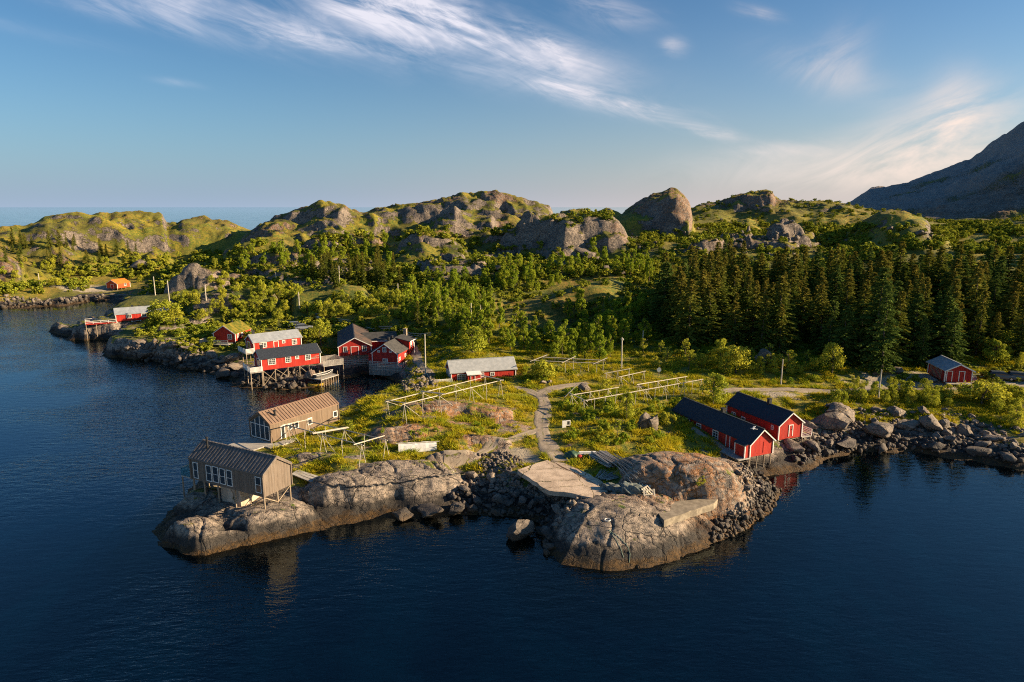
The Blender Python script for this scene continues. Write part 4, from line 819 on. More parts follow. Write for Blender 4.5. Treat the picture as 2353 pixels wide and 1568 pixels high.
c_ = t.mix(t.ramp(n_, .35, .65), (.27, .215, .155), (.42, .345, .255)); c_ = t.mix(t.math('MULTIPLY', n2_, .5), c_, (.16, .13, .10))
gm = t.math('MULTIPLY', t.at('verge'), 1.0); gm = t.ramp(t.math('ADD', gm, t.math('MULTIPLY', t.math('SUBTRACT', n_, .5), 1.6)), .5, .7)
c_ = t.mix(gm, c_, (.12, .12, .025)); M['gravel'] = t.done(t.bsdf(c_, .95, t.bump(n2_, .6, .05)))
PATHS = []
def track(name, pts, wd, label=None, grassmid=.6):
    P = [place(a, b) for a, b in pts]; P = [q for q in P if q is not None]
    # smooth resample
    Q = []
    for i in range(len(P)-1):
        p0 = P[max(i-1, 0)][:2]; p1 = P[i][:2]; p2 = P[i+1][:2]; p3 = P[min(i+2, len(P)-1)][:2]
        n = max(2, int(np.hypot(*(p2-p1))/.5))
        for k in range(n):
            u = k/n; Q.append(.5*((2*p1)+(-p0+p2)*u+(2*p0-5*p1+4*p2-p3)*u*u+(-p0+3*p1-3*p2+p3)*u**3))
    Q.append(P[-1][:2]); Q = np.array(Q); T = np.gradient(Q, axis=0); T /= np.hypot(T[:, 0], T[:, 1])[:, None]; Nn = np.stack([-T[:, 1], T[:, 0]], -1)
    K = 9; V = []; vg = []
    for i, q in enumerate(Q):
        for k in range(K):
            f = k/(K-1)*2-1; w_ = wd*(1+.18*math.sin(i*.23)+.1*math.sin(i*.7+k)); x, y = q+Nn[i]*f*w_/2
            V.append((x, y, hg(x, y)+.07-.12*(abs(f) > .99))); vg.append(max(sstep(.6, 1., abs(f)), grassmid*(1-sstep(.05, .3, abs(f)))))
    i_ = np.arange(len(Q)*K).reshape(len(Q), K); f4 = np.stack([i_[:-1, :-1], i_[:-1, 1:], i_[1:, 1:], i_[1:, :-1]], -1).reshape(-1, 4)
    me = new_mesh(name, V, f4.ravel(), np.full(len(f4), 4), [M['gravel']], smooth=True); attr(me, 'verge', vg); o = link(name, me); tag(o, kind='structure'); PATHS.append((Q, wd)); return o
track('gravel_path', [(1290,1062),(1262,1030),(1248,1000),(1246,970),(1252,935),(1246,908),(1265,895),(1310,886),(1350,881)], 2.7)
track('gravel_path', [(1246,912),(1215,900),(1185,889)], 2.0, .2)
track('side_path', [(1245,985),(1195,1003),(1130,1026),(1060,1043),(1020,1052)], 1.5, .5)
track('gravel_road', [(1640,905),(1700,896),(1790,895),(1880,900),(1960,897),(2050,893),(2150,892),(2250,892),(2400,888)], 2.8)
track('footpath', [(1590,985),(1640,1015),(1690,1050)], 1.1)
track('gravel_road', [(985,860),(965,835),(950,805),(935,785)], 2.4)
M['oldconcrete'] = m_plain('old_concrete', (.20, .165, .12), (.36, .30, .22), 1.4, .95)
def slab(name, pts, z, depth, label, cat, group=None, zt=None):
    W3 = [at(a, b, zz) for (a, b), zz in zip(pts, zt or [z]*len(pts))]; c = sum(W3)/len(W3); m = MB(); n = len(W3)
    # broken, irregular edge
    E_ = []
    for i in range(n):
        a_, b_ = W3[i], W3[(i+1) % n]; k = max(1, int(np.linalg.norm(b_-a_)/.8))
        for j in range(k):
            q = a_+(b_-a_)*j/k; q = q.copy()
            if j: q[:2] += RS.uniform(-.13, .13, 2)
            E_.append(q-c)
    m.face(E_); bt = [q-np.array([0, 0, depth]) for q in E_]
    for i in range(len(E_)): m.face([E_[i], E_[(i+1) % len(E_)], bt[(i+1) % len(E_)], bt[i]])
    m.face(bt[::-1]); o = m.build(name, M['concrete'], loc=tuple(c)); return tag(o, label, cat, group)
slab('concrete_slab', [Z(2,1090,832), Z(2,1335,752), Z(2,1600,885), Z(2,1830,1005), Z(2,1700,1060), Z(2,1620,1045), Z(2,1530,1022), Z(2,1350,1003), Z(2,1215,920)], 3.75, .55, 'large cracked concrete slab at the end of the gravel path', 'concrete slab')
slab('concrete_slab', [Z(2,1385,768), Z(2,1475,778), Z(2,1640,850), Z(2,1790,935), Z(2,1745,962), Z(2,1610,880)], 3.72, .5, 'narrow strip of concrete beside the stacked poles', 'concrete slab')
slab('concrete_slab', [Z(3,440,1080), Z(3,525,1180), Z(3,700,1120), Z(3,930,1040), Z(3,985,985), Z(3,830,1000), Z(3,660,1020), Z(3,500,1050)], 3.2, .8, 'concrete ledge with a low retaining wall above the front rock', 'concrete ledge').data.materials[0] = M['oldconcrete']
# ---------------------------------------------------------------- drying racks
def gp(k, x, y): return place(*Z(k, x, y))
def rack(label, beams, cross=(), r=.07, mat='rackwood'):
    """beams: (zoom, top a, foot a, top b, foot b, supports); every beam and support pole is its own part"""
    info = []
    for k, ta, fa, tb, fb, n in beams:
        A = gp(k, *fa); B = gp(k, *fb); za = zat(*Z(k, *ta), A); zb = zat(*Z(k, *tb), B)
        s_a = ((Z(k, *ta)[0]-CX)/F)*(A[1]*CT+(H-za)*ST); s_b = ((Z(k, *tb)[0]-CX)/F)*(B[1]*CT+(H-zb)*ST)
        info.append((Vector((s_a, A[1], za)), Vector((s_b, B[1], zb)), n))
    c = sum((a+b for a, b, _ in info), Vector())/(2*len(info)); c.z = hg(c.x, c.y)
    root = thing('drying_rack', label, 'drying rack', tuple(c), 0, 'wooden fish drying racks')
    for a, b, n in info:
        m = MB(); d = (b-a).normalized(); m.tube(a-d*.4-c, b+d*.4-c, r*1.15, r*.9, 8); m.build('beam', M[mat], root)
        side = Vector((-d.y, d.x, 0)).normalized()
        for i in range(n):
            f = i/(n-1); q = a.lerp(b, f); pair = i % 2 == 0 or n < 4
            for sgn in ((-1, 1) if pair else (.15,)):
                o_ = side*sgn*(.55 if pair else .3)+d*random.uniform(-.12, .12); x, y = q.x+o_.x, q.y+o_.y; gz = hg(x, y)
                if gz > q.z-.3: continue
                m = MB(); m.tube(Vector((x, y, gz-.15))-c, q+Vector((0, 0, .12))-c-side*sgn*.04, r*.62, r*.5, 6); m.build('support_pole', M[mat], root)
            if i < n-1 and i % 2 == 0:
                q2 = a.lerp(b, (i+.8)/(n-1)); gz = hg(q2.x, q2.y); m = MB(); m.tube(q-c-Vector((0, 0, .1)), Vector((q2.x, q2.y, max(gz, q.z-2.4)))-c, r*.5, r*.5, 6); m.build('brace_pole', M[mat], root)
    for (i, f), (j, g), w_ in cross:
        q = info[i][0].lerp(info[i][1], f); q2 = info[j][0].lerp(info[j][1], g); d = (q2-q).normalized()
        m = MB(); n = max(1, int(w_/.16)); sd = Vector((-d.y, d.x, 0)).normalized()
        for t_ in range(n): m.tube(q-c-d*.9+sd*(t_-(n-1)/2)*.16+Vector((0, 0, .16)), q2-c+d*.9+sd*(t_-(n-1)/2)*.16+Vector((0, 0, .16)), .075, .07, 6)
        m.build('cross_beam' if n < 3 else 'pole_bundle', M[mat], root)
    return root
rack('long double-beamed rack over the rocky hump left of the gravel path', [(13, (200,510), (200,785), (1890,90), (1905,375), 7), (13, (490,555), (520,885), (2155,150), (2170,465), 7)], [((0, 0), (1, 0), .16), ((0, .34), (1, .36), .6), ((0, 1), (1, 1), .45)])
rack('bare rack with crossing poles in the grass beside the brown cabins', [(14, (140,185), (200,560), (1600,570), (1570,960), 5), (14, (530,100), (590,400), (2070,470), (2040,830), 5)], [((0, .45), (1, .48), .5), ((0, .97), (1, .93), .16), ((0, 0), (1, 0), .16)])
rack('longest rack with many thin legs in the meadow right of the path', [(12, (370,635), (400,830), (2190,305), (2080,520), 13), (12, (180,545), (200,740), (880,430), (880,620), 6), (12, (1215,380), (1225,570), (1945,262), (1945,400), 6)], [((0, 0), (1, 0), .16)])
rack('short single-beam rack behind the long meadow rack', [(12, (945,260), (985,400), (1300,180), (1310,340), 3)])
rack('low short rack standing near the tall utility pole', [(12, (720,205), (760,330), (1070,140), (1070,300), 3)])
rack('grey weathered rack against the dark trees behind the round bushes', [(6, (985,103), (985,215), (1450,128), (1450,222), 5), (6, (915,130), (920,235), (1400,150), (1400,232), 5)], [((0, 0), (1, 0), .16), ((0, .48), (1, .5), .16), ((0, 1), (1, 1), .16)])
# lone leaning post
q = gp(12, 45, 590); d_ = Vector((2.4, .6, 2.1)); m = MB(); m.tube((0, 0, -.2), d_, .1, .08, 8); tag(m.build('leaning_post', M['rackwood'], loc=tuple(q)), 'single pale post leaning over the boulders beside the path', 'post')
# ---------------------------------------------------------------- utility poles
POLES = [(91,655,628,'thin pale pole above the far left shore'),(357,679,636,'pole on the slope behind the long red house, left of the taller one'),(392,717,645,'tall pale pole beside the dense bush at the long red house'),(474,694,655,'pole beside the flat rock slab left of centre'),(635,658,625,'pole in the shaded trees left of centre'),(688,710,671,'pole among bushes above the sod-roofed house'),(780,655,611,'pole in front of the young spruces'),(915,695,652,'pole rising from the birches above the barn'),(1083,746,697,'pole among round birches, left of its neighbour'),(1104,728,695,'shorter pole just right of another pole among birches'),(978,866,768,'bare flagpole-like pole on the rubble left of the pale-roofed house'),(1428,848,776,'tall utility pole behind the meadow racks'),(2018,917,850,'grey pole on the grassy bank above the right shore'),(1794,886,826,'thin dark pole beside the road near the spruces'),(1476,800,760,'short pole at the dark edge of the spruces')]
for px, pb, pt, lab in POLES:
    q = place(px, pb); zt = zat(px, pt, q); hh = zt-q[2]
    if hh < 2: continue
    r0 = .10+.0004*q[1]
    m = MB(); m.tube((0, 0, -.5), (random.uniform(-.08, .08), 0, hh), r0, r0*.7, 8)
    if px != 1428: tag(m.build('utility_pole', M['rackwood'], loc=tuple(q)), lab, 'pole', 'utility poles across the hillside'); continue
    root = thing('utility_pole', lab, 'pole', tuple(q), 0, 'utility poles across the hillside'); m.build('pole_shaft', M['rackwood'], root)
    for sx_ in (-.2, .2): m = MB(); m.tube((sx_, 0, hh-.5), (sx_, 0, hh-.2), .06, .07, 6); m.bar((0, 0, hh-.45), (sx_, 0, hh-.45), .05); m.build('insulator', M['white'], root)
# ---------------------------------------------------------------- rail fence behind the barn
def fence(label, k, pts, hgt_=1.1):
    P = [Vector(gp(k, *p)) for p in pts]; c = P[0].copy(); root = thing('rail_fence', label, 'fence', tuple(c))
    tops = []
    for i in range(len(P)-1):
        n = max(1, int((P[i+1]-P[i]).length/3))
        for j in range(n+(i == len(P)-2)): q = P[i].lerp(P[i+1], j/n); q.z = hg(q.x, q.y); tops.append(q)
    for q in tops: m = MB(); m.tube(q-c-Vector((0, 0, .3)), q-c+Vector((0, 0, hgt_+.1)), .09, .08, 6); m.build('fence_post', M['stilt'], root)
    for zz in (.55, 1.):
        m = MB()
        for a_, b_ in zip(tops[:-1], tops[1:]): m.bar(a_-c+Vector((0, 0, hgt_*zz)), b_-c+Vector((0, 0, hgt_*zz)), .07, .14)
        m.build('rail', M['rackwood'], root)
fence('weathered rail fence along the track behind the red barn', 4, [(1255,125),(1400,140),(1530,160),(1760,215),(2000,255),(2225,305),(2340,290)])
# ---------------------------------------------------------------- cars
M['carsilver'] = (lambda t: t.done(t.bsdf((.42, .43, .44), .28, None, .6, .6)))(NT('silver_paint'))
M['carblack'] = (lambda t: t.done(t.bsdf((.06, .07, .085), .25, None, .6)))(NT('black_paint'))
M['tyre'] = m_plain('rubber', (.012, .012, .012), (.03, .03, .03), 5, .9)
M['lamp'] = (lambda t: t.done(t.bsdf((.7, .7, .68), .15, None, .7)))(NT('lamp_glass'))
def car(label, loc, rz, paint, wagon=True, L_=4.3):
    root = thing('parked_car', label, 'car', loc, rz, 'parked cars')
    xs = [(-2.15,.35,.75),(-2.1,.3,.92),(-1.5,.25,.98),(-.9,.22,.98),(.6,.22,.94),(1.2,.25,.90),(1.9,.28,.80),(2.15,.36,.62)] ; w_ = .86
    def loft(secs, name, mat, parent):
        m = MB(); R = []
        for x, z0, z1, ww, ti in secs: R.append([(x, -ww, z0), (x, -ww*1.02, z0+(z1-z0)*.45), (x, -ww*ti, z1), (x, ww*ti, z1), (x, ww*1.02, z0+(z1-z0)*.45), (x, ww, z0)])
        for a_, b_ in zip(R[:-1], R[1:]):
            for i in range(6): m.face([a_[i], b_[i], b_[(i+1) % 6], a_[(i+1) % 6]])
        m.face(R[0]); m.face(R[-1][::-1]); return m.build(name, mat, parent)
    loft([(x, z0, z1, w_*(1 if abs(x) < 2 else .9), .95) for x, z0, z1 in xs], 'body', M[paint], root)
    rear = -2.0 if wagon else -1.5
    loft([(rear,.9,.95,.80,.98),(rear+.25,.9,1.40,.80,.84),(-.3,.9,1.46,.80,.82),(.35,.9,1.42,.80,.82),(1.15,.88,.92,.80,.98)], 'cabin_glass', M['glass'], root)
    loft([(rear+.3,1.40,1.44,.66,.95),(-.3,1.46,1.50,.66,.95),(.33,1.42,1.46,.66,.95)], 'roof', M[paint], root)
    for x in (-1.35, 1.35):
        for y in (-.8, .8):
            m = MB(); m.tube((x, y-.1, .32), (x, y+.1, .32), .32, n=14); wh = m.build('wheel', M['tyre'], root); m = MB(); s_ = 1 if y > 0 else -1; m.tube((x, y+s_*.09, .32), (x, y+s_*.112, .32), .19, n=10); m.build('rim', M['carsilver'], wh)
    for y in (-.6, .6):
        m = MB(); m.box(2.08, 2.17, y-.18, y+.18, .60, .74); m.build('headlight', M['lamp'], root)
        m = MB(); m.box(-2.17, -2.1, y-.14, y+.14, .68, .86); m.build('tail_light', M['orange'], root)
    return root
for k, x, y, rz, lab, pt in ((4, 825, 178, 20, 'silver car parked behind another silver car by the yellow-green round tree', 'carsilver'), (4, 905, 205, 20, 'front silver car of two parked beside the yellow-green round tree', 'carsilver'), (4, 1065, 90, 0, 'pale car half hidden behind the yellow-green round tree', 'carsilver'),
    (7, 1905, 425, -25, 'black car parked on the gravel right of the red shed', 'carblack'), (7, 2060, 432, -25, 'black car at the picture edge beside the other black car', 'carblack')):
    q = gp(k, x, y); car(lab, (q[0], q[1], q[2]+.05), math.radians(rz), pt)
# ---------------------------------------------------------------- quay, boats, gear
q0 = at(*Z(9,1085,1175), 1.7); q1 = at(*Z(9,1660,1000), 1.7); q2 = at(*Z(9,830,1010), 1.7); u_ = Vector(q1-q0); v_ = Vector(q2-q0); v_ -= u_*(v_.dot(u_)/u_.length_squared)
u_.normalize(); Lq = float(np.linalg.norm(q1-q0)); v_.normalize(); rzq = math.atan2(u_.y, u_.x); sgn = 1 if u_.x*v_.y-u_.y*v_.x > 0 else -1
root = thing('quay', 'small plank quay on many piles, carrying a dark rowing boat', 'quay', tuple(q0), rzq)
m = MB(); m.box(0, Lq, 0, sgn*4.2, -.16, 0); m.build('deck', M['grey'], root)
for i in range(8):
    m = MB(); x = .12+(Lq-.24)*i/7; m.tube((x, sgn*.12, -2.6), (x, sgn*.12, -.16), .085, .08, 7); m.build('pile', M['stilt'], root)
for i in range(3): m = MB(); m.tube((Lq-.15, sgn*(1.4+i*1.2), -2.6), (Lq-.15, sgn*(1.4+i*1.2), -.16), .11, .1, 7); m.build('pile', M['stilt'], root)
for x in (.2, Lq-.15): m = MB(); m.tube((x, sgn*.2, 0), (x, sgn*.2, .8), .08, .08, 7); m.build('bollard', M['stilt'], root)
M['boat'] = m_plain('dark_hull', (.05, .05, .05), (.12, .115, .11), 3, .6); M['yellow'] = m_plain('yellow_paint', (.50, .30, .03), (.62, .40, .06), 3, .6)
def boat(label, loc, rz, L_, wd, paint, inner='grey'):
    root = thing('rowing_boat', label, 'boat', loc, rz); m = MB(); mi = MB(); N = 12; R = []; I = []
    for i in range(N+1):
        f = i/N; w_ = wd*(math.sin(math.pi*min(f*.82+.18, 1))**.7 if f < 1 else .02); w_ = max(w_, .03); sh = .5+.22*(2*f-1)**2+.1*f
        R.append([(L_*(f-.5), -w_/2, sh), (L_*(f-.5), -w_*.42, .18+.1*f*f), (L_*(f-.5), 0, .05+.25*max(f-.8, 0)), (L_*(f-.5), w_*.42, .18+.1*f*f), (L_*(f-.5), w_/2, sh)])
    for a_, b_ in zip(R[:-1], R[1:]):
        for i in range(4): m.face([a_[i], b_[i], b_[i+1], a_[i+1]])
    m.face(R[0]); m.build('hull', M[paint], root)
    m = MB()
    for a_, b_ in zip(R[:-1], R[1:]):
        for i in (0, 4): m.bar(a_[i], b_[i], .07, .06)
    m.build('gunwale', M['white' if paint == 'boat' else paint], root)
    m = MB()
    for f in (.3, .55, .78): m.box(L_*(f-.5)-.12, L_*(f-.5)+.12, -wd*.4, wd*.4, .40, .44)
    m.build('thwart', M[inner], root); return root
bq = q0+np.array(u_)*Lq*.55+np.array(v_)*1.9
boat('dark hulled rowing boat lying on the plank quay', (bq[0], bq[1], bq[2]), rzq, 5.2, 1.5, 'boat')
bq = at(*Z(9,920,1390), 0); boat('small yellow skiff afloat against the seaweed rocks by the quay', (bq[0], bq[1], -.05), math.radians(8), 3.2, 1.3, 'yellow', 'yellow')
# lumps: nets, tarp
def lump(name, label, cat, loc, size, mat, seed, sub=4, rough=.25):
    bm = bmesh.new(); bmesh.ops.create_icosphere(bm, subdivisions=sub, radius=1)
    for v in bm.verts:
        n = fbm(v.co.x*1.6+seed*3.1+v.co.z, v.co.y*1.6+seed*1.7-v.co.z*.7, 4, seed); v.co *= 1+rough*float(n); v.co.z = max(v.co.z, -.25)
        v.co = Vector((v.co.x*size[0], v.co.y*size[1], v.co.z*size[2]))
    me = bpy.data.meshes.new(name); bm.to_mesh(me); bm.free(); me.materials.append(mat); me.polygons.foreach_set('use_smooth', np.ones(len(me.polygons), bool)); o = link(name, me, None, loc); return tag(o, label, cat)
M['net'] = m_plain('old_net', (.10, .075, .06), (.30, .22, .17), 5, .95); M['netgreen'] = m_plain('green_net', (.06, .095, .12), (.24, .24, .18), 6, .95); M['tarp'] = m_plain('green_tarp', (.03, .07, .045), (.07, .13, .08), 2, .5)
q = q0+np.array(v_)*3.4+np.array(u_)*.4; lump('net_heap', 'brown heap of old fishing net at the end of the plank quay', 'net heap', (q[0], q[1], q[2]+.3), (1.0, .8, 1.2), M['net'], 3, 4, .5)
q = gp(10, 1400, 960); lump('net_heap', 'green and grey heap of net and rope in front of the poles', 'net heap', tuple(q+np.array([0, 0, .15])), (1.5, .9, .75), M['netgreen'], 5, 5, .6)
q = gp(10, 1120, 900); lump('net_heap', 'low heap of dark net left of the bigger net heap', 'net heap', tuple(q+np.array([0, 0, .1])), (1.1, .7, .45), M['netgreen'], 8, 4, .6)
q = gp(10, 370, 330); lump('tarp_bundle', 'green tarpaulin bundle in the grass by the path end', 'tarp', tuple(q+np.array([0, 0, .15])), (1.0, .7, .7), M['tarp'], 9, 4, .3)
q = gp(10, 500, 340); lump('buoy', 'red brown buoy next to the green tarpaulin bundle', 'buoy', tuple(q+np.array([0, 0, .12])), (.42, .35, .35), M['darkred'], 10, 3, .1)
# white tarp covered stack
c0 = gp(2, 275, 668); u = Vector(gp(2, 430, 640)-gp(2, 120, 672)); u.z = 0; Lt = u.length; u.normalize(); m = MB(); n = 14
root = thing('tarp_stack', 'long white tarpaulin covering stacked gear on the rock by the side path', 'covered stack', tuple(c0), math.atan2(u.y, u.x))
R = []
for i in range(n+1):
    x = -Lt/2+Lt*i/n; j = RS.uniform(-.035, .035, 6); R.append([(x, -.75+j[0], -.1), (x, -.62+j[1], .35+j[2]*.5), (x, -.45, .74+j[2]), (x, .45, .86+j[3]), (x, .62+j[4], .4), (x, .75+j[5], -.1)])
for a_, b_ in zip(R[:-1], R[1:]):
    for i in range(5): m.face([a_[i], b_[i], b_[i+1], a_[i+1]])
m.face(R[0]); m.face(R[-1]); m.build('tarpaulin', M['white'], root, smooth=True)
m = MB(); m.tube((-Lt/2-.3, .1, .9), (Lt/2+.4, .1, .9), .06); m.build('weight_pole', M['rackwood'], root)
# notice board by the path
c0 = gp(2, 1490, 488); root = thing('notice_board', 'white framed board standing in the grass beside the gravel path', 'board', tuple(c0), math.radians(14))
m = MB(); m.box(-.65, -.08, -.06, .06, .0, 1.05); m.build('panel', M['white'], root)
m = MB(); 
for x0, x1, z0, z1 in ((-.05,.6,.95,1.08),(-.05,.6,.28,.4),(-.05,.08,.4,.95),(.48,.6,.4,.95)): m.box(x0, x1, -.05, .05, z0, z1)
m.build('frame', M['white'], root); m = MB(); m.box(.08, .48, -.02, .02, .4, .95); m.build('pane', M['glass'], root)
for x in (-.5, .5): m = MB(); m.bar((x, .1, -.3), (x, .1, .8), .1); m.build('leg', M['rackwood'], root)
# round white sign on a post in the meadow
c0 = gp(12, 1530, 235); root = thing('round_sign', 'small round white disc on a stick in the meadow before the spruces', 'sign', tuple(c0))
m = MB(); m.tube((0, -.03, 1.0), (0, .03, 1.0), .42, n=16); m.build('disc', M['white'], root); m = MB(); m.tube((0, .06, -.3), (0, .06, 1.0), .05); m.build('leg', M['rackwood'], root)
# stacked poles
def poles(k, a, b, wd, n, layers, label, r=.075, jit=.12, fan=0.):
    A = Vector(gp(k, *a)); B = Vector(gp(k, *b)); d = (B-A); d.z = 0; L_ = d.length; d.normalize(); s_ = Vector((-d.y, d.x, 0))
    me_ = []
    for v in range(3):
        m = MB(); m.tube((-.5*L_, 0, 0), (.5*L_, 0, 0), r, r*.75, 7); o = m.build('drying_pole', M['loosepole']); me_.append(o.data); bpy.data.objects.remove(o)
    mid = (A+B)/2
    for l in range(layers):
        for i in range(n-l):
            off = (i-(n-l-1)/2)*wd/n; c = mid+s_*(off+random.uniform(-.09, .09))+d*random.uniform(-jit, jit)*L_*.5; gz = max(hg(c.x, c.y), A.z*.5+B.z*.5)
            o = link('drying_pole', me_[(i+l) % 3], None, (c.x, c.y, gz+.1+l*r*1.75), (random.uniform(-.03, .03), random.uniform(-.05, .05), math.atan2(d.y, d.x)+random.uniform(-.09, .09)+fan*(i/(n-1)-.5)))
            o['label'] = label; o['category'] = 'pole'; o['group'] = 'stacked drying poles'
poles(10, (830,290), (1180,520), 2.9, 10, 4, 'weathered pole in the neat sloping stack above the jumbled ones', .095, .12)
poles(10, (900,770), (1130,600), 3.0, 12, 2, 'short silvery pole in the fanned pile behind the net heaps', .06, .1, .9)
poles(10, (1150,560), (1600,790), 1.2, 8, 2, 'long bent-looking pole slung from the piles toward the pallet heap', .05, .15, .3)
# broken pallets
for i, (x, y, a, tl) in enumerate(((1620,960,20,.5),(1700,890,-15,.35),(1760,980,50,.6),(1790,1050,10,1.1))):
    q = gp(10, x, y); root = thing('broken_pallet', ['pale broken pallet at the left of the pallet heap', 'pale pallet lying on top of the pallet heap', 'tilted pallet in the middle of the pallet heap', 'empty crate frame standing upright at the right of the pallet heap'][i], 'pallet', (q[0], q[1], q[2]+.25), math.radians(a), 'heap of broken pallets'); root.rotation_euler.x = tl
    for y_ in (-.5, 0, .5):
        m = MB(); m.box(-.7, .7, y_-.06, y_+.06, -.12, 0); m.build('runner', M['rackwood'], root)
    for x_ in ((-.62, -.25, .15, .6) if i < 3 else (-.62, .6)):
        m = MB(); m.box(x_-.08, x_+.08, -.6, .6, .004, .035); m.build('board', M['rackwood'], root)
q = gp(10, 650, 265); m = MB(); m.box(-1.2, 1.2, -.3, .3, 0, .16); m.box(-1.1, 1.1, -.22, .22, .165, .3); o = m.build('timber_bundle', M['white'], loc=tuple(q+np.array([0, 0, .05]))); o.rotation_euler.z = .03; tag(o, 'short bundle of white boards behind the pole stack', 'timber')
# mooring ring, ropes, hose
q = place(1396, 1197); m = MB()
for i in range(18):
    a_, b_ = 2*math.pi*i/18, 2*math.pi*(i+1)/18; m.tube((.3*math.cos(a_), .3*math.sin(a_), 0), (.3*math.cos(b_), .3*math.sin(b_), 0), .045, n=6)
tag(m.build('mooring_ring', M['white'], loc=tuple(q+np.array([0, 0, .1]))), 'pale mooring ring lying on the big front rock', 'ring')
def draped(name, label, cat, pts, r, mat, lift=.05, under=False):
    W3 = []
    for a_, b_ in zip(pts[:-1], pts[1:]):
        for i in range(10): q = place(a_[0]+(b_[0]-a_[0])*i/10, a_[1]+(b_[1]-a_[1])*i/10); W3.append(Vector(q)+Vector((0, 0, lift)))
    c = W3[0].copy(); m = MB(); m.path([q-c for q in W3], r, 6); return tag(m.build(name, mat, loc=tuple(c)), label, cat)
M['rope'] = m_plain('green_rope', (.20, .30, .24), (.32, .42, .34), 4, .9)
draped('rope', 'pale green rope running from the mooring ring down the front rock', 'rope', [Z(3,70,1265), Z(3,120,1330), Z(3,165,1410), Z(3,195,1500)], .022, M['rope'])
draped('rope', 'second green rope curving wider down the front rock to the water', 'rope', [Z(3,80,1270), Z(3,170,1340), Z(3,225,1400), Z(3,245,1460), Z(3,240,1540)], .022, M['rope'])
draped('water_hose', 'black hose fixed along the light rock face below the grass', 'hose', [Z(1,1330,790), Z(1,1450,840), Z(1,1560,855), Z(1,1720,858), Z(1,1900,835), Z(1,2090,812), Z(2,250,930), Z(2,500,890), Z(2,760,850)], .07, M['black'], .12)
# gull over the boathouse roof
q = np.array([0, 0, H])+ray(*Z(3,1255,432))*86; m = MB(); ns = 8; R = []
for i in range(9):                       # body: a tapered spindle, beak to tail
    x = .34-.66*i/8; r_ = .095*math.sin(math.pi*min(max((i+.25)/8.6, 0), 1))**.7
    R.append([(x, r_*math.cos(2*math.pi*k/ns), r_*.9*math.sin(2*math.pi*k/ns)) for k in range(ns)])
for a_, b_ in zip(R[:-1], R[1:]):
    for k in range(ns): m.face([a_[k], b_[k], b_[(k+1) % ns], a_[(k+1) % ns]])
m.face(R[0]); m.face(R[-1]); m.tube((.33, 0, .01), (.42, 0, 0), .022, .006, 6)
for s_ in (-1, 1):
    for a_, b_, c1, c2 in (((0,.05,.05),(0,.38,.2),.12,.1),((0,.38,.2),(-.1,.78,.12),.1,.02)):
        m.hexa([(a_[0]-c1, a_[1]*s_, a_[2]-.012), (a_[0]+c1, a_[1]*s_, a_[2]-.012), (b_[0]+c2, b_[1]*s_, b_[2]-.01), (b_[0]-c2, b_[1]*s_, b_[2]-.01), (a_[0]-c1, a_[1]*s_, a_[2]+.012), (a_[0]+c1, a_[1]*s_, a_[2]+.012), (b_[0]+c2, b_[1]*s_, b_[2]+.01), (b_[0]-c2, b_[1]*s_, b_[2]+.01)])
m.hexa([(-.28,-.03,-.008),(-.46,-.10,-.008),(-.46,.10,-.008),(-.28,.03,-.008),(-.28,-.03,.008),(-.46,-.10,.008),(-.46,.10,.008),(-.28,.03,.008)])
o = m.build('gull', M['white'], loc=tuple(q)); o.rotation_euler.z = math.radians(150); tag(o, 'white gull gliding just above the black boathouse roof', 'bird')
# ---------------------------------------------------------------- foliage
def m_leaf(name, a, b, c=None, tr=.3, world=0):
    t = NT(name); rnd = t.ramp(t.noise(t.pos(), world, 4, .65), .36, .64) if world else t.n('ShaderNodeObjectInfo').outputs['Random']; v = t.at('v'); hv = t.at('hv')
    col = t.mix(rnd, a, b); col = t.mix(t.math('MULTIPLY', v, .55), col, tuple(min(1, x*1.9) for x in b), 'MIX')
    if c: col = t.mix(t.math('MULTIPLY', hv, .65), col, c)
    d = t.n('ShaderNodeBsdfDiffuse', Color=col).outputs[0]; e = t.n('ShaderNodeBsdfTranslucent', Color=col).outputs[0]
    return t.done(t.n('ShaderNodeMixShader', i0=tr, i1=d, i2=e).outputs[0])
M['needles'] = m_leaf('spruce_needles', (.045, .082, .014), (.12, .125, .020), (.30, .18, .035), .22)
M['needlesgreen'] = m_leaf('green_needles', (.048, .085, .016), (.075, .105, .022), (.12, .13, .03), .2)
M['birch'] = m_leaf('birch_leaves', (.10, .18, .014), (.22, .25, .022), None, .3)
M['willow'] = m_leaf('willow_leaves', (.16, .215, .020), (.33, .315, .034), None, .3)
M['bark'] = m_plain('bark', (.07, .055, .04), (.16, .13, .10), 6, .95)
class Quads:
    def __init__(s): s.P = []; s.v = []; s.h = []
    def add(s, P, v, h): s.P.append(np.asarray(P, np.float32)); s.v.append(np.asarray(v, np.float32)); s.h.append(np.asarray(h, np.float32))
    def arr(s): return np.concatenate(s.P), np.concatenate(s.v), np.concatenate(s.h)
def quad_mesh(name, P, v, h, mat, tri=False):
    k = P.shape[1]; n = len(P); me = new_mesh(name, P.reshape(-1, 3), np.arange(n*k), np.full(n, k), [mat]); attr(me, 'v', v, 'FACE'); attr(me, 'hv', h, 'FACE'); return me
def strips(base, d, ln, wd, rs, droop=.2):
    """flat twig quads from base along d"""
    n = len(base); d = d/np.linalg.norm(d, axis=1)[:, None]; r = rs.normal(size=(n, 3)); r[:, 2] *= .35; s_ = np.cross(d, r+np.array([0, 0, .8])); s_ /= np.linalg.norm(s_, axis=1)[:, None]+1e-6
    e = base+d*ln[:, None]; e[:, 2] -= droop*ln; w_ = wd[:, None]
    return np.stack([base-s_*w_*.35, base+s_*w_*.35, e+s_*w_*.5, e-s_*w_*.5], 1)
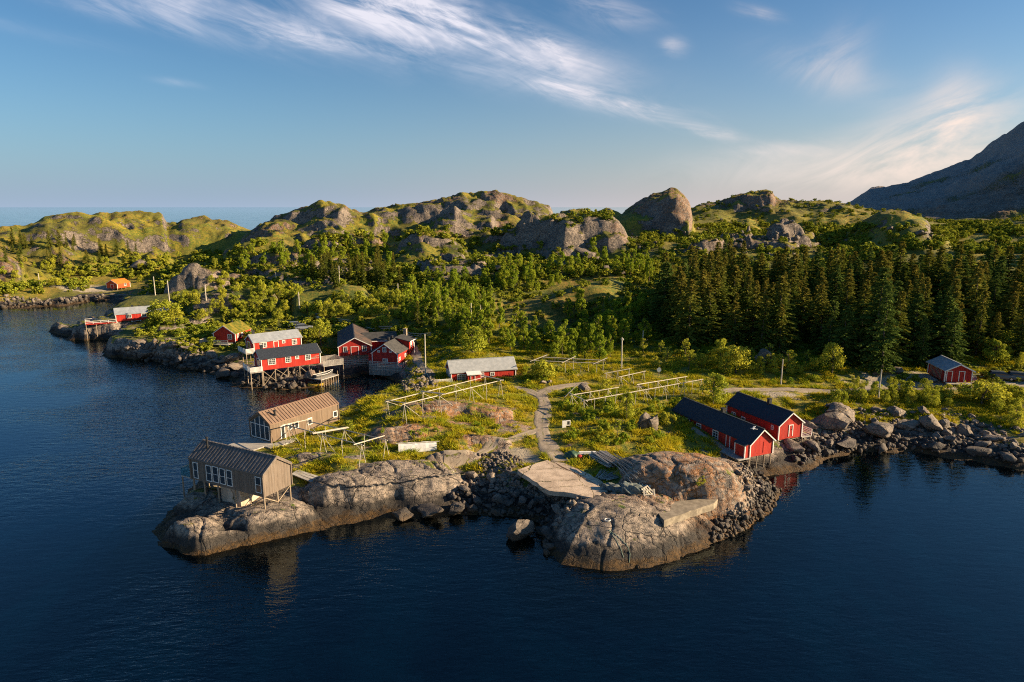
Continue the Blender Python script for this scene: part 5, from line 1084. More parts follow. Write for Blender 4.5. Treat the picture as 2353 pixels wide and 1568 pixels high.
def spruce(seed, Ht=15., R=2.7, gap=.42, low=.08, sparse=1.):
    rs = np.random.RandomState(seed); B = []; D = []; Ln = []; Wd = []; hv = []
    z = Ht*low
    while z < Ht*.985:
        f = z/Ht; Lb = R*(1-f)**.78*rs.uniform(.62, 1.2)+.12; nb = max(4, int(rs.uniform(7, 10)*(1-f*.35)))
        for i in range(nb):
            if rs.rand() > sparse: continue
            ph = rs.uniform(0, 2*math.pi); L_ = Lb*rs.uniform(.6, 1.18); dx, dy = math.cos(ph), math.sin(ph); rise = .30+.5*f; drop = .50
            k = max(2, int(L_/.34))
            for j in range(k):
                u = (j+.7)/k; r_ = L_*u; zz = z+L_*(rise*u-drop*u*u)*.75
                for s_ in (-1, 1):
                    a2 = ph+s_*rs.uniform(.45, .95); B.append((dx*r_, dy*r_, zz)); D.append((math.cos(a2), math.sin(a2), rs.uniform(-.25, .1))); Ln.append(.28+.36*L_*(1-u*.65)*rs.uniform(.5, 1)*.6); Wd.append(rs.uniform(.16, .3)); hv.append(f)
                B.append((dx*(r_-.2), dy*(r_-.2), zz)); D.append((dx, dy, -.2)); Ln.append(.45); Wd.append(.3); hv.append(f)
        z += gap*rs.uniform(.8, 1.2)*(1-.35*f)
    for i in range(10): B.append((0, 0, Ht*.95+i*Ht*.004)); a_ = rs.uniform(0, 6.28); D.append((math.cos(a_)*.5, math.sin(a_)*.5, .5)); Ln.append(.35); Wd.append(.12); hv.append(1)
    B, D, Ln, Wd, hv = map(np.array, (B, D, Ln, Wd, hv)); P = strips(B, D, Ln, Wd, rs, .25)
    hvv = np.clip((hv-.60)*2.2, 0, 1)*rs.uniform(.1, 1.1, len(hv))
    return P, rs.rand(len(P)), np.clip(hvv, 0, 1)
def leafy(seed, Ht, Wd, trunk=.3, clumps=12, per=95, leaf=.34, tall=1.):
    """crown of leaf quads gathered in clumps of different sizes, with gaps between them"""
    rs = np.random.RandomState(seed); Ps = []; vs = []
    for i in range(clumps):
        t_ = rs.rand(); z = Ht*(trunk+(1-trunk)*(.12+.80*t_)); rad = Wd/2*math.sqrt(max(.05, 1-((t_-.38)/.66)**2))
        a_ = rs.uniform(0, 6.28); rr_ = rad*math.sqrt(rs.uniform(.1, 1))*.85; c = np.array([rr_*math.cos(a_), rr_*math.sin(a_), z]); cr = Wd*rs.uniform(.13, .25)*(1.15-.5*t_)
        n = int(per*rs.uniform(.7, 1.3)); d = rs.normal(size=(n, 3)); d /= np.linalg.norm(d, axis=1)[:, None]; rr2 = cr*rs.uniform(.35, 1.08, n)**.6
        c0 = c+d*rr2[:, None]*np.array([1, 1, .85*tall]); nn = d+rs.normal(size=(n, 3))*.55+np.array([0, 0, .25]); nn /= np.linalg.norm(nn, axis=1)[:, None]
        e1 = np.cross(nn, rs.normal(size=(n, 3))); e1 /= np.linalg.norm(e1, axis=1)[:, None]; e2 = np.cross(nn, e1); s_ = (leaf*rs.uniform(.55, 1.25, n)/2)[:, None]
        Ps.append(np.stack([c0-e1*s_*1.3, c0-e2*s_*.75, c0+e1*s_*1.3, c0+e2*s_*.75], 1)); vs.append(np.clip(rs.rand(n)*.7+rs.rand()*.4, 0, 1))
    P = np.concatenate(Ps); v = np.concatenate(vs); P[:, :, 2] = np.maximum(P[:, :, 2], .02); return P, v, np.zeros(len(v))
def trunk_mesh(name, Ht, r, limbs, seed, top=.9):
    rs = random.Random(seed); m = MB(); pts = [(0, 0, -.4)]; n = 5
    for i in range(1, n+1): pts.append((rs.uniform(-.12, .12)*i*.4, rs.uniform(-.12, .12)*i*.4, Ht*top*i/n))
    for i in range(n): m.tube(pts[i], pts[i+1], r*(1-i/n)**.8+.02, r*(1-(i+1)/n)**.8+.02, 7)
    for i in range(limbs):
        f = rs.uniform(.3, .8); k = min(int(f*n), n-1); p = Vector(pts[k]).lerp(Vector(pts[k+1]), f*n-k); a_ = rs.uniform(0, 6.28); l_ = Ht*.26*rs.uniform(.6, 1.2); m.tube(p, p+Vector((math.cos(a_)*l_, math.sin(a_)*l_, l_*.8)), r*.4, .02, 5)
    o = m.build(name, M['bark'], smooth=True); me = o.data; bpy.data.objects.remove(o); return me
SPR = []
for i in range(6):
    Ht = [15, 13, 16, 14, 12, 15][i]; P, v, h = spruce(100+i, Ht, [3.3, 2.7, 3.5, 2.5, 3.1, 2.9][i], .46, .05, [1, .9, 1, .85, .95, .9][i])
    SPR.append((Ht, quad_mesh('crown', P, v, h, M['needles']), trunk_mesh('trunk', Ht, .2, 0, i), quad_mesh('crown', P, v, h*.25, M['needlesgreen'])))
BIR = []
for i in range(6):
    Ht = [8, 7, 9, 6.5, 7.5, 8.5][i]; P, v, h = leafy(200+i, Ht, [3.6, 4, 3.4, 4.2, 3.8, 3.2][i], .14, 26, 120, .27, 1.2); BIR.append((Ht, quad_mesh('crown', P, v, h, M['birch']), trunk_mesh('trunk', Ht, .13, 7, 30+i)))
WIL = []
for i in range(6):
    Ht = [4, 3.2, 4.5, 3.6, 5, 3][i]; P, v, h = leafy(300+i, Ht, [3.6, 3.4, 3.6, 4.2, 4.2, 3.][i], .08, 22, 110, .2); WIL.append((Ht, quad_mesh('crown', P, v, h, M['willow']), trunk_mesh('trunk', Ht, .09, 9, 60+i)))
# open-crowned young trees, more sky and stem showing
YNG = []
for i in range(4):
    Ht = [5.5, 4.5, 6, 5][i]; P, v, h = leafy(350+i, Ht, [2.6, 2.4, 3., 2.2][i], .3, 14, 70, .2); YNG.append((Ht, quad_mesh('crown', P, v, h, M['willow']), trunk_mesh('trunk', Ht, .08, 10, 80+i)))
BSH = []
for i in range(5):
    P, v, h = leafy(400+i, 1.5, [2.2, 2.6, 2., 2.4, 3][i], .0, 14, 70, .17); BSH.append((1.5, quad_mesh('foliage', P, v, h, M['willow' if i % 2 else 'birch'])))
TAKEN = []
def free(x, y, d):
    for a, b in TAKEN:
        if (a-x)**2+(b-y)**2 < d*d: return False
    return True
def on_path(x, y, pad=.6):
    return any((np.hypot(Q[:, 0]-x, Q[:, 1]-y).min() < w_/2+pad) for Q, w_ in PATHS)
CNT = {}
CLEAR = [[(1120,745),(1150,700),(1330,640),(1440,632),(1440,655),(1340,700),(1300,770),(1180,760)], [(880,615),(905,565),(1060,548),(1085,585),(960,625)], [(660,690),(700,655),(830,645),(850,680),(760,690)], [(455,700),(470,662),(620,655),(640,680),(560,692)], [(1210,545),(1440,500),(1445,600),(1330,605),(1220,585)], [(415,705),(490,700),(500,735),(430,730)]]
CLEAR = [np.array(c, float) for c in CLEAR]
def proj(x, y, z):
    d_ = y*CT+(H-z)*ST; return CX+F*x/d_, CY-F*(y*ST-(H-z)*CT)/d_
HUTV = np.array([(222,640),(318,640),(335,705),(190,705)], float)
def hides(q, ht):
    return any(poly_sd(np.array([a]), np.array([b]), HUTV)[0][0] > 0 for a, b in (proj(q[0], q[1], q[2]+ht*f) for f in (.05, .5, .95)))
def covers(q, ht):
    for f in (.1, .55, .9):
        a, b = proj(q[0], q[1], q[2]+ht*f)
        for c in CLEAR:
            if poly_sd(np.array([a]), np.array([b]), c)[0][0] > 0: return True
    return False
def tree(kind, x, y, ht, label, group, var=None, wide=1., green=False, z=None):
    lib = {'spruce_tree': SPR, 'birch_tree': BIR, 'willow_tree': WIL, 'young_tree': YNG}[kind]; v = lib[var if var is not None else random.randrange(len(lib))]; s_ = ht/v[0]
    z = hg(x, y) if z is None else z; rz = random.uniform(0, 6.28)
    root = thing(kind, label, 'spruce' if kind == 'spruce_tree' else 'tree', (x, y, z-.1), rz, group); root.rotation_euler.x = random.uniform(-.05, .05); root.rotation_euler.y = random.uniform(-.05, .05); root.scale = (s_*wide, s_*wide, s_)
    link('trunk', v[2], root); link('crown', v[3] if green else v[1], root); TAKEN.append((x, y)); CNT[kind] = CNT.get(kind, 0)+1; return root
def bush(x, y, s_, label, group):
    v = random.choice(BSH); root = link('bush', v[1], None, (x, y, hg(x, y)-.1), (0, 0, random.uniform(0, 6.28))); root.scale = (s_*random.uniform(.85, 1.2), s_, s_*random.uniform(.8, 1.2)); tag(root, label, 'bush', group); TAKEN.append((x, y)); CNT['bush'] = CNT.get('bush', 0)+1; return root
def by_px(kind, px, py, top, label, group=None, **kw):
    q = place(px, py); ht = max(zat(px, top, q)-q[2], 1.); return tree(kind, q[0], q[1], ht, label, group, **kw)
# --- single trees one can point to
by_px('spruce_tree', 2005, 838, 612, 'broad fresh-green spruce at the front edge of the plantation', None, var=2, wide=1.25, green=True)
by_px('spruce_tree', 1972, 830, 640, 'brown-green spruce standing directly left of the broad green spruce', None, var=0, wide=1.1)
by_px('spruce_tree', 1578, 800, 640, 'sunlit spruce at the left front corner of the plantation', None, var=4, wide=1.3)
by_px('spruce_tree', 1630, 790, 650, 'spruce just right of the sunlit corner spruce', None, var=1, wide=1.2)
by_px('spruce_tree', 1686, 800, 692, 'smaller sunlit spruce before the dark front of the plantation', None, var=4, wide=1.45)
by_px('spruce_tree', 1786, 806, 630, 'wide spruce with a lit right side behind the mossy boulder', None, var=2, wide=1.3)
by_px('spruce_tree', 2235, 800, 600, 'tall spruce rising directly above the red shed roof', None, var=5, wide=1.1)
by_px('spruce_tree', 960, 752, 690, 'lone brown spruce among the birches above the barn', None, var=3)
by_px('willow_tree', 738, 795, 733, 'round yellow-green tree between the grey-roofed house and the barn', None, var=4, wide=1.0)
by_px('willow_tree', 1086, 812, 748, 'round yellow-green tree on the rock behind the pale-roofed house', None, var=0, wide=1.2)
by_px('willow_tree', 1638, 930, 858, 'bushy willow behind the black boathouse roof', None, var=2, wide=1.25)
by_px('willow_tree', 1912, 862, 786, 'tall bushy willow below the broad green spruce', None, var=4)
by_px('willow_tree', 2255, 930, 862, 'large dark green round bush in front of the red shed', None, var=3, wide=1.5).location.z -= 1.1
by_px('willow_tree', 1690, 858, 795, 'sunlit bushy tree left of the mossy boulder', None, var=3, wide=1.1)
by_px('willow_tree', 1655, 845, 778, 'tall light green tree behind the sunlit bushy tree', None, var=2)
by_px('young_tree', 1532, 838, 790, 'slim light tree left of the sunlit corner spruce', None, var=0)
by_px('young_tree', 1582, 850, 800, 'loose-crowned tree in the meadow under the corner spruce', None, var=2, wide=1.3)
by_px('young_tree', 1808, 852, 800, 'light young tree right of the mossy boulder', None, var=1, wide=1.3)
by_px('young_tree', 2146, 806, 770, 'bare-stemmed young tree just left of the red shed', None, var=3)
by_px('willow_tree', 1248, 872, 826, 'rounded bush by the bend of the gravel path', None, var=1, wide=1.2)
by_px('willow_tree', 1228, 868, 838, 'smaller bush left of the rounded path-bend bush', None, var=3, wide=1.)
by_px('willow_tree', 1390, 908, 868, 'sunlit bush beside the boulders left of the meadow rack', None, var=0)
by_px('willow_tree', 1440, 965, 900, 'straggly willow growing through the long meadow rack', None, var=2, wide=.8)
by_px('young_tree', 1418, 1005, 960, 'small open-crowned sapling in the meadow below the long rack', None, var=3)
by_px('willow_tree', 803, 992, 964, 'small pale-leaved bush beside the brown cabin', None, var=1)
by_px('willow_tree', 378, 748, 690, 'dense bush covering the right end of the long red house', None, var=3, wide=1.2)
by_px('willow_tree', 402, 750, 705, 'bush beside the one covering the long red house', None, var=4, wide=1.1)
by_px('young_tree', 1610, 1128, 1090, 'green shrub growing in the crack of the rust-stained rock', None, var=0, wide=1.2)
# --- the plantation
random.seed(21)
front = [(1480,160),(1560,152),(1640,157),(1720,152),(1800,153),(1880,146),(1960,142),(2060,142),(2120,152),(2200,155),(2280,162),(2420,170)]
LABS = ['brown-topped spruce in the crowded left part of the plantation', 'dark spruce deep in the middle of the plantation', 'dark spruce in the plantation above the red shed', 'brown-tipped spruce along the far top edge of the plantation']
n = 0; tries = 0
while n < 228 and tries < 9000:
    tries += 1; px = random.uniform(1480, 2460); fr_ = np.interp(px, [a for a, _ in front], [b for _, b in front]); rg = random.uniform(fr_, 242)
    if px < np.interp(rg, [150, 200, 240], [1490, 1530, 1640]): continue
    x, y = polar(px, rg)
    if not free(x, y, random.uniform(2.6, 4.9)): continue
    edge = rg < fr_+8; ht = random.choice((random.uniform(8.5, 12), random.uniform(11.5, 15), random.uniform(12.5, 16.5)))-(2.5 if rg > 215 else 0)*random.random()+(0 if not edge else random.uniform(-3, 1))
    i = 3 if rg > 218 else (0 if px < 1800 else (1 if px < 2080 else 2))
    tree('spruce_tree', x, y, ht, LABS[i], 'spruces of the dense plantation', wide=random.uniform(.85, 1.5), green=random.random() < (.12, .3, .4, .15)[i]); n += 1
def scatter(kind, poly, n, h0, h1, label, group, gap=.45, wide=(.75, 1.1), rockmax=.75, smin=0):
    P = np.array(poly, float); k = 0
    for _ in range(n*14):
        if k >= n: break
        px = random.uniform(P[:, 0].min(), P[:, 0].max()); py = random.uniform(P[:, 1].min(), P[:, 1].max())
        _, ins = 0, poly_sd(np.array([px]), np.array([py]), P)[0][0] > 0
        if not ins: continue
        q = place(px, py)
        if q is None or q[2] < 1.1: continue
        ht = random.uniform(h0, h1)
        if hides(q, ht): continue
        if covers(q, ht) and random.random() < .65: continue
        if in_house(q[0], q[1], 1.2) or not free(q[0], q[1], ht*gap) or on_path(q[0], q[1]) or samp(rmask, q[0], q[1]) > rockmax: continue
        if kind == 'bush': bush(q[0], q[1], ht/1.5, label, group)
        else: tree(kind, q[0], q[1], ht, label, group, wide=random.uniform(*wide))
        k += 1
G1 = 'spruces on the hillside'; G2 = 'birches on the hillside'; G3 = 'willow bushes on the slope'
scatter('spruce_tree', [(690,645),(740,620),(850,615),(950,640),(940,672),(820,662),(720,668)], 34, 6, 10, 'young spruce in the sunlit stand behind the lone pole, left of centre', G1, .25)
scatter('spruce_tree', [(0,560),(140,560),(330,580),(330,612),(120,622),(0,615)], 26, 5, 8.5, 'dark spruce on the far left hillside', G1, .35)
scatter('birch_tree', [(1190,600),(1340,585),(1480,600),(1510,660),(1440,640),(1330,650),(1200,690),(1120,650)], 40, 4.5, 7.5, 'tall birch on the slope below the steep middle cliff', G2, .35)
scatter('birch_tree', [(930,690),(1100,690),(1190,730),(1240,780),(1240,828),(1100,800),(1000,770),(930,745)], 58, 4, 6.8, 'deep green birch in the thicket behind the barn', G2, .36)
scatter('birch_tree', [(1240,740),(1340,710),(1480,700),(1500,790),(1440,830),(1240,835)], 50, 4.2, 7.2, 'shaded birch in the dark hollow left of the spruces', G2, .36)
scatter('birch_tree', [(920,620),(1100,600),(1190,620),(1120,700),(930,700)], 40, 3.8, 6.2, 'sunlit birch on the middle slope below the mossy shelf', G2, .36)
scatter('birch_tree', [(560,585),(880,560),(900,620),(700,625),(560,640)], 40, 4.5, 7.5, 'birch in the shaded fold left of centre', G2, .36)
scatter('willow_tree', [(700,690),(930,690),(960,745),(860,760),(760,735),(700,745),(560,740),(560,700)], 55, 2.5, 4.6, 'yellow-green willow on the slope above the red houses', G3, .5)
scatter('willow_tree', [(400,690),(560,660),(700,670),(700,700),(560,740),(430,735)], 42, 2.2, 4.2, 'pale willow bush around the flat slab left of centre', G3, .5)
scatter('willow_tree', [(0,600),(240,600),(560,590),(560,660),(330,665),(0,668)], 60, 2.5, 4.5, 'rounded willow on the far left hillside', G3, .5)
scatter('willow_tree', [(2150,740),(2353,720),(2353,850),(2240,830),(2230,800)], 22, 3, 5.5, 'light green willow at the right edge below the spruces', G3, .45)
scatter('willow_tree', [(1850,905),(1990,900),(2130,905),(2200,920),(2190,945),(2040,930),(1900,930)], 24, 1.8, 3.2, 'leafy bush on the bank above the right-hand boulders', G3, .5)
scatter('willow_tree', [(1500,835),(1900,845),(1900,862),(1500,862)], 22, 1.6, 3.2, 'low sunlit bush in the strip before the spruces', G3, .5)
scatter('willow_tree', [(2290,905),(2353,900),(2353,1010),(2290,970)], 12, 1.8, 3.0, 'dark bush at the right edge above the shore', G3, .5)
scatter('young_tree', [(1470,810),(1560,820),(1960,830),(2110,815),(2110,835),(1560,850)], 12, 3, 5, 'thin young tree in the shade at the foot of the spruces', 'young trees before the spruces', .6)
scatter('bush', [(1290,905),(1400,900),(1600,930),(1540,1010),(1400,1030),(1300,1020)], 62, .5, 1.7, 'low green bush in the meadow right of the path', 'low bushes in the meadow', .6)
scatter('bush', [(760,1010),(860,960),(1000,960),(1180,960),(1180,1010),(1000,1020),(850,1050)], 26, .4, .9, 'small bush on the rocky hump left of the path', 'low bushes on the rocky hump', .6)
scatter('bush', [(300,755),(460,735),(540,755),(480,775),(330,775)], 18, .8, 1.8, 'bush on the cliff edge left of the sod-roofed house', 'low bushes on the cliff', .6)
scatter('bush', [(1000,840),(1300,845),(1340,870),(1200,885),(1190,840)], 18, .6, 1.4, 'small bush around the pale-roofed house', 'low bushes near the pale-roofed house', .6)
scatter('bush', [(1700,870),(2100,870),(2100,885),(1700,888)], 16, .5, 1.2, 'small bush along the upper side of the gravel road', 'low bushes along the road', .6)
# --- masses nobody could count: scrub of the far slopes, grass of the meadow
def merge(lib, places, name, mat, keep=None):
    Ps, vs, hs = [], [], []
    for x, y, z, s_, w_, i in places:
        P, v, h = lib[i]; a_ = RS.uniform(0, 6.28); c, sn = math.cos(a_), math.sin(a_)
        Q = np.empty_like(P); Q[..., 0] = (P[..., 0]*c-P[..., 1]*sn)*w_+x; Q[..., 1] = (P[..., 0]*sn+P[..., 1]*c)*w_+y; Q[..., 2] = P[..., 2]*s_+z; Ps.append(Q); vs.append(v*.6+RS.rand()*.4); hs.append(h)
    return tag(link(name, quad_mesh(name, np.concatenate(Ps), np.concatenate(vs), np.concatenate(hs), mat)), kind='stuff')
LIB = [tuple(np.float32(q) for q in leafy(500+i, 1., 1.25, .0, 10, 20, .22)) for i in range(6)]
def pick(n, pxr, rr_, rockmax, clump, hmin=2., dens=0.05, excl=True):
    out = []; tr_ = 0
    px = RS.uniform(*pxr, n*6); rg = np.sqrt(RS.uniform(rr_[0]**2, rr_[1]**2, n*6)); a_ = np.arctan2((px-CX)/F, 1.); x = rg*np.sin(a_); y = rg*np.cos(a_); z = hgt(x, y)
    rk = samp(rmask, x, y); cl = fbm(x/clump, y/clump, 3, 120); ok = (z > hmin) & (rk < rockmax) & (cl > dens)
    if excl: ok &= ~((rg > 330) & (samp(GROCK, x, y) > .12)) & ~((rg > 300) & (z > H-rg*.012-4))
    ok &= ~((x < -100) & (rg < 268))
    idx = np.nonzero(ok)[0][:n]
    return [(x[i], y[i], z[i]) for i in idx if not in_house(x[i], y[i], 1.5) and not hides((x[i], y[i], z[i]), 2.) and not (rr_[0] < 300 and covers((x[i], y[i], z[i]), 1.2) and RS.rand() < .8)]
sc_ = [(x, y, z-.15, s_, s_*RS.uniform(.9, 1.6), RS.randint(6)) for x, y, z in pick(3600, (-120, 2480), (225, 450), .5, 22, 2., -.12) for s_ in [RS.uniform(1.0, 3.6)*(1 if RS.rand() < .6 else .6)]]
sc_ += [(x, y, z-.15, s_, s_*RS.uniform(1., 1.9), RS.randint(6)) for x, y, z in pick(1300, (1560, 2480), (320, 470), .6, 16, 4., -.1, False) for s_ in [RS.uniform(.5, 1.7)]]
M['scrub'] = m_leaf('scrub_leaves', (.065, .125, .014), (.22, .22, .024), None, .25, .14)
merge(LIB, sc_, 'hillside_scrub', M['scrub'])
sc_ = [(x, y, z-.1, s_, s_*RS.uniform(1., 1.8), RS.randint(6)) for x, y, z in pick(3200, (300, 1520), (150, 290), .55, 12, 2.5, -.35) for s_ in [RS.uniform(.7, 2.0)] if not on_path(x, y, .5)]
merge(LIB, sc_, 'slope_undergrowth', M['scrub'])
sc_ = [(x, y, z-.1, s_, s_*RS.uniform(1., 1.8), RS.randint(6)) for x, y, z in pick(1200, (1450, 2450), (140, 260), .6, 9, 2.5, -.1) for s_ in [RS.uniform(.5, 1.5)] if not on_path(x, y, .5)]
merge(LIB, sc_, 'forest_floor_undergrowth', M['scrub'])
# grass tufts
def tuft_lib(seed):
    rs = np.random.RandomState(seed); n = 9; b = np.stack([rs.normal(0, .16, n), rs.normal(0, .16, n), np.zeros(n)], 1); d = np.stack([rs.normal(0, .45, n), rs.normal(0, .45, n), np.ones(n)], 1); L_ = rs.uniform(.5, 1., n)
    e = b+d*L_[:, None]; a_ = rs.uniform(0, 6.28, n); s_ = np.stack([np.cos(a_), np.sin(a_), np.zeros(n)], 1)*.06
    return np.float32(np.stack([b-s_, b+s_, e+s_*.3, e-s_*.3], 1)), np.float32(rs.rand(n)), np.zeros(n, np.float32)
TL = [tuft_lib(600+i) for i in range(8)]
M['grass'] = m_leaf('grass_blades', (.10, .19, .012), (.38, .31, .020), None, .35, .30)
px = RS.uniform(600, 2400, 90000); py_r = np.sqrt(RS.uniform(72**2, 165**2, 90000)); a_ = np.arctan2((px-CX)/F, 1.); x = py_r*np.sin(a_); y = py_r*np.cos(a_); z = hgt(x, y)
rk = samp(rmask, x, y); gv = samp(grav, x, y); cl = fbm(x/3, y/3, 3, 130)
ok = (z > 2.2) & (rk < .36) & (gv < .3) & (cl > -.18); pd = np.full(len(x), 99.)
for Q, w_ in PATHS:
    for j in range(0, len(Q), 2): pd = np.minimum(pd, np.hypot(x-Q[j, 0], y-Q[j, 1])-w_/2)
ok &= pd > -.05
SL = [[Z(2,1090,832), Z(2,1335,752), Z(2,1475,778), Z(2,1830,1005), Z(2,1700,1060), Z(2,1350,1003)]]
for s_ in SL: P_ = np.array([at(a, b, 3.75)[:2] for a, b in s_]); ok &= poly_sd(x, y, P_)[0] < .1
for hx, hy, a, L_, W_ in HC:
    c, sn = math.cos(a), math.sin(a); ok &= ~((np.abs((x-hx)*c+(y-hy)*sn) < L_+.3) & (np.abs(-(x-hx)*sn+(y-hy)*c) < W_+.3))
idx = np.nonzero(ok)[0][:42000]
gs = np.where(cl[idx] > .25, 1.25, .8)
merge(TL, [(x[i], y[i], z[i]-.03, RS.uniform(.3, .62)*g, RS.uniform(.5, 1.2), RS.randint(8)) for i, g in zip(idx, gs)], 'meadow_grass', M['grass'])
# ---------------------------------------------------------------- boulders
def rock_mesh(seed, cuts=9, sub=3, rough=.16, flat=.8):
    rs = np.random.RandomState(seed); bm = bmesh.new(); bmesh.ops.create_icosphere(bm, subdivisions=sub, radius=1); V = np.array([v.co[:] for v in bm.verts])
    for _ in range(cuts):
        n = rs.normal(size=3); n /= np.linalg.norm(n); d = rs.uniform(.45, .82); k = V@n; ex = np.maximum(k-d, 0); V = V-np.outer(ex*.93, n)
    V = V*(1+rough*(fbm(V[:, 0]*1.9+seed, V[:, 1]*1.9+V[:, 2]*1.3, 4, seed % 50))[:, None])
    V *= np.array([rs.uniform(.9, 1.3), rs.uniform(.75, 1.), rs.uniform(.6, .9)*flat])
    for v, c in zip(bm.verts, V): v.co = c
    me = bpy.data.meshes.new('boulder'); bm.to_mesh(me); bm.free(); me.materials.append(M['rock']); me.polygons.foreach_set('use_smooth', np.ones(len(me.polygons), bool))
    try: me.set_sharp_from_angle(angle=math.radians(32))
    except Exception: pass
    return me
ROCKS = [rock_mesh(700+i, 13+i % 5) for i in range(10)]
def boulder(x, y, s_, label, group=None, var=None, z=None, sz=None, rot=None, sink=.25, name='boulder'):
    gz = hg(x, y) if z is None else z
    o = link(name, ROCKS[random.randrange(10) if var is None else var], None, (x, y, max(gz, -.6)+s_*(.5-sink)), rot or (random.uniform(-.4, .4), random.uniform(-.4, .4), random.uniform(0, 6.28)))
    o.scale = sz or (s_*random.uniform(.85, 1.2), s_*random.uniform(.8, 1.1), s_*random.uniform(.8, 1.1)); tag(o, label, 'boulder', group); BT.append((x, y, s_)); return o
BT = []
random.seed(33)
def bpx(px, py, wpx, label, hk=.75, **kw):
    """boulder by the middle of its foot and its width in photo pixels"""
    q = place(px, py); s_ = wpx/F*math.hypot(q[1], H-q[2])/2.1; return boulder(q[0], q[1], s_, label, sz=(s_*1.1, s_*.95, s_*hk), rot=kw.pop('rot', (.1, -.1, random.uniform(0, 6.28))), **kw)
q = at(1197, 1240, 0); boulder(q[0], q[1]+.6, 2.1, 'big lone boulder standing in the water of the front cove', None, 3, .2, (2.6, 2.2, 2.9), (.15, .1, .4))
q = at(1268, 1235, 0); boulder(q[0], q[1]+.3, 1.5, 'dark boulder wedged between the lone boulder and the front rock', None, 5, .0, (1.5, 1.6, 1.5), (.3, .2, 1.4))
bpx(1478, 985, 38, 'left half of the split boulder in the meadow', 2.6, var=1, sink=-.15); bpx(1500, 988, 46, 'right half of the split boulder in the meadow', 2.3, var=4, sink=-.1)
bpx(1758, 838, 62, 'mossy boulder at the foot of the spruces', 1.6, var=2, sink=0.); bpx(1345, 900, 44, 'reddish boulder behind the left end of the long rack', .95, var=6)
bpx(1249, 882, 24, 'rounded boulder below the path-bend bush', .9, var=0); bpx(1262, 880, 16, 'small stone right of the rounded path-bend boulder', .8, var=7)
bpx(1905, 985, 112, 'large flat-topped boulder, the widest on the right shore', .62, var=8); bpx(1935, 962, 100, 'mossy-topped boulder behind the widest shore boulder', .7, var=1)
bpx(2135, 985, 95, 'tall pointed boulder with orange lichen on the right shore', 1.05, var=3); bpx(2018, 1000, 95, 'smooth rounded boulder below the mossy-topped one', .75, var=6)
bpx(1915, 940, 42, 'upright boulder at the grass edge near the pole', 1.1, var=5); bpx(2085, 985, 60, 'grey boulder left of the lichen-covered pointed boulder', .9, var=4); bpx(2165, 985, 50, 'pyramid-shaped stone right of the lichen-covered boulder', 1.3, var=9); bpx(2060, 955, 44, 'boulder under the bushes above the right shore', .95, var=7)
bpx(1845, 985, 62, 'boulder right beside the boathouse balcony', .9, var=2); bpx(1945, 1030, 80, 'black tide-line boulder below the smooth rounded one', .6, var=9); bpx(1822, 1030, 52, 'dark rounded boulder under the tall red gable', .9, var=0); bpx(1868, 1035, 60, 'long dark boulder right of the one under the gable', .7, var=8)
bpx(1343, 590, 50, 'round boulder with an orange top below the middle cliff', 1.1, var=0); bpx(1392, 622, 26, 'pale pointed boulder first of three on the hillside', 1.4, var=3); bpx(1412, 628, 26, 'middle boulder of three on the hillside', 1., var=5); bpx(1428, 632, 20, 'rightmost boulder of three on the hillside', .9, var=7)
bpx(1145, 622, 42, 'orange mossy boulder among the hillside birches', .7, var=2); bpx(1395, 490, 24, 'standing boulder on the ridge left of the big crag', 1.2, var=4); bpx(2058, 858, 40, 'brown boulder beside the bare earth near the shed', .8, var=6); bpx(2015, 862, 26, 'small boulder between the road and the spruces', .8, var=1)
bpx(487, 822, 44, 'pale pointed boulder among the dark rocks below the sod-roofed house', 1.2, var=3); bpx(322, 618, 56, 'grey domed outcrop boulder above the orange hut', .7, var=8)
bpx(455, 712, 36, 'pale boulder beside the bushes above the cliff', .9, var=6); bpx(478, 708, 26, 'smaller pale boulder right of the one above the cliff', .9, var=2)
bpx(120, 770, 24, 'low kelp-yellow rock in the water off the far left point', .35, var=4); bpx(144, 768, 14, 'smaller kelp-yellow rock next to the far left point', .4, var=1)
bpx(985, 1185, 80, 'dark kelp-footed boulder at the waterline left of the gully', .7, var=4); bpx(1048, 1180, 74, 'long tilted rock slab at the waterline of the gully', .6, var=8); bpx(928, 1190, 60, 'low dark boulder under the light rock face', .6, var=1)
bpx(1700, 558, 22, 'boulder on the bright green plateau', 1., var=5)
def strew(poly, n, s0, s1, label, group, gap=.8, big=None, hmin=-.5):
    P = np.array(poly, float); k = 0
    for _ in range(n*20):
        if k >= n: break
        px = random.uniform(P[:, 0].min(), P[:, 0].max()); py = random.uniform(P[:, 1].min(), P[:, 1].max())
        if poly_sd(np.array([px]), np.array([py]), P)[0][0] < 0: continue
        q = place(px, py)
        if q is None or in_house(q[0], q[1], -.6): continue
        s_ = s0+(s1-s0)*random.random()**2.2
        if any((a-q[0])**2+(b-q[1])**2 < (gap*(c+s_))**2 for a, b, c in BT): continue
        boulder(q[0], q[1], s_, label, group); k += 1
strew([(1795,1010),(1850,965),(1900,935),(2000,945),(2150,940),(2250,960),(2353,990),(2353,1062),(2240,1045),(2100,1032),(1930,1040),(1830,1072)], 82, .45, 1.7, 'grey boulder in the boulder field along the right shore', 'boulders of the right shore', .62)
strew([(1040,1130),(1100,1085),(1190,1085),(1240,1120),(1340,1145),(1290,1200),(1255,1285),(1235,1195),(1100,1182),(1030,1180)], 56, .45, 1.75, 'angular boulder in the shaded gully beside the concrete slab', 'boulders of the gully', .55)
strew([(1690,1085),(1720,1070),(1790,1130),(1770,1170),(1690,1230),(1635,1245),(1640,1205),(1720,1150)], 52, .35, .95, 'dark angular block in the rubble right of the front rock', 'rubble blocks of the front rock', .55)
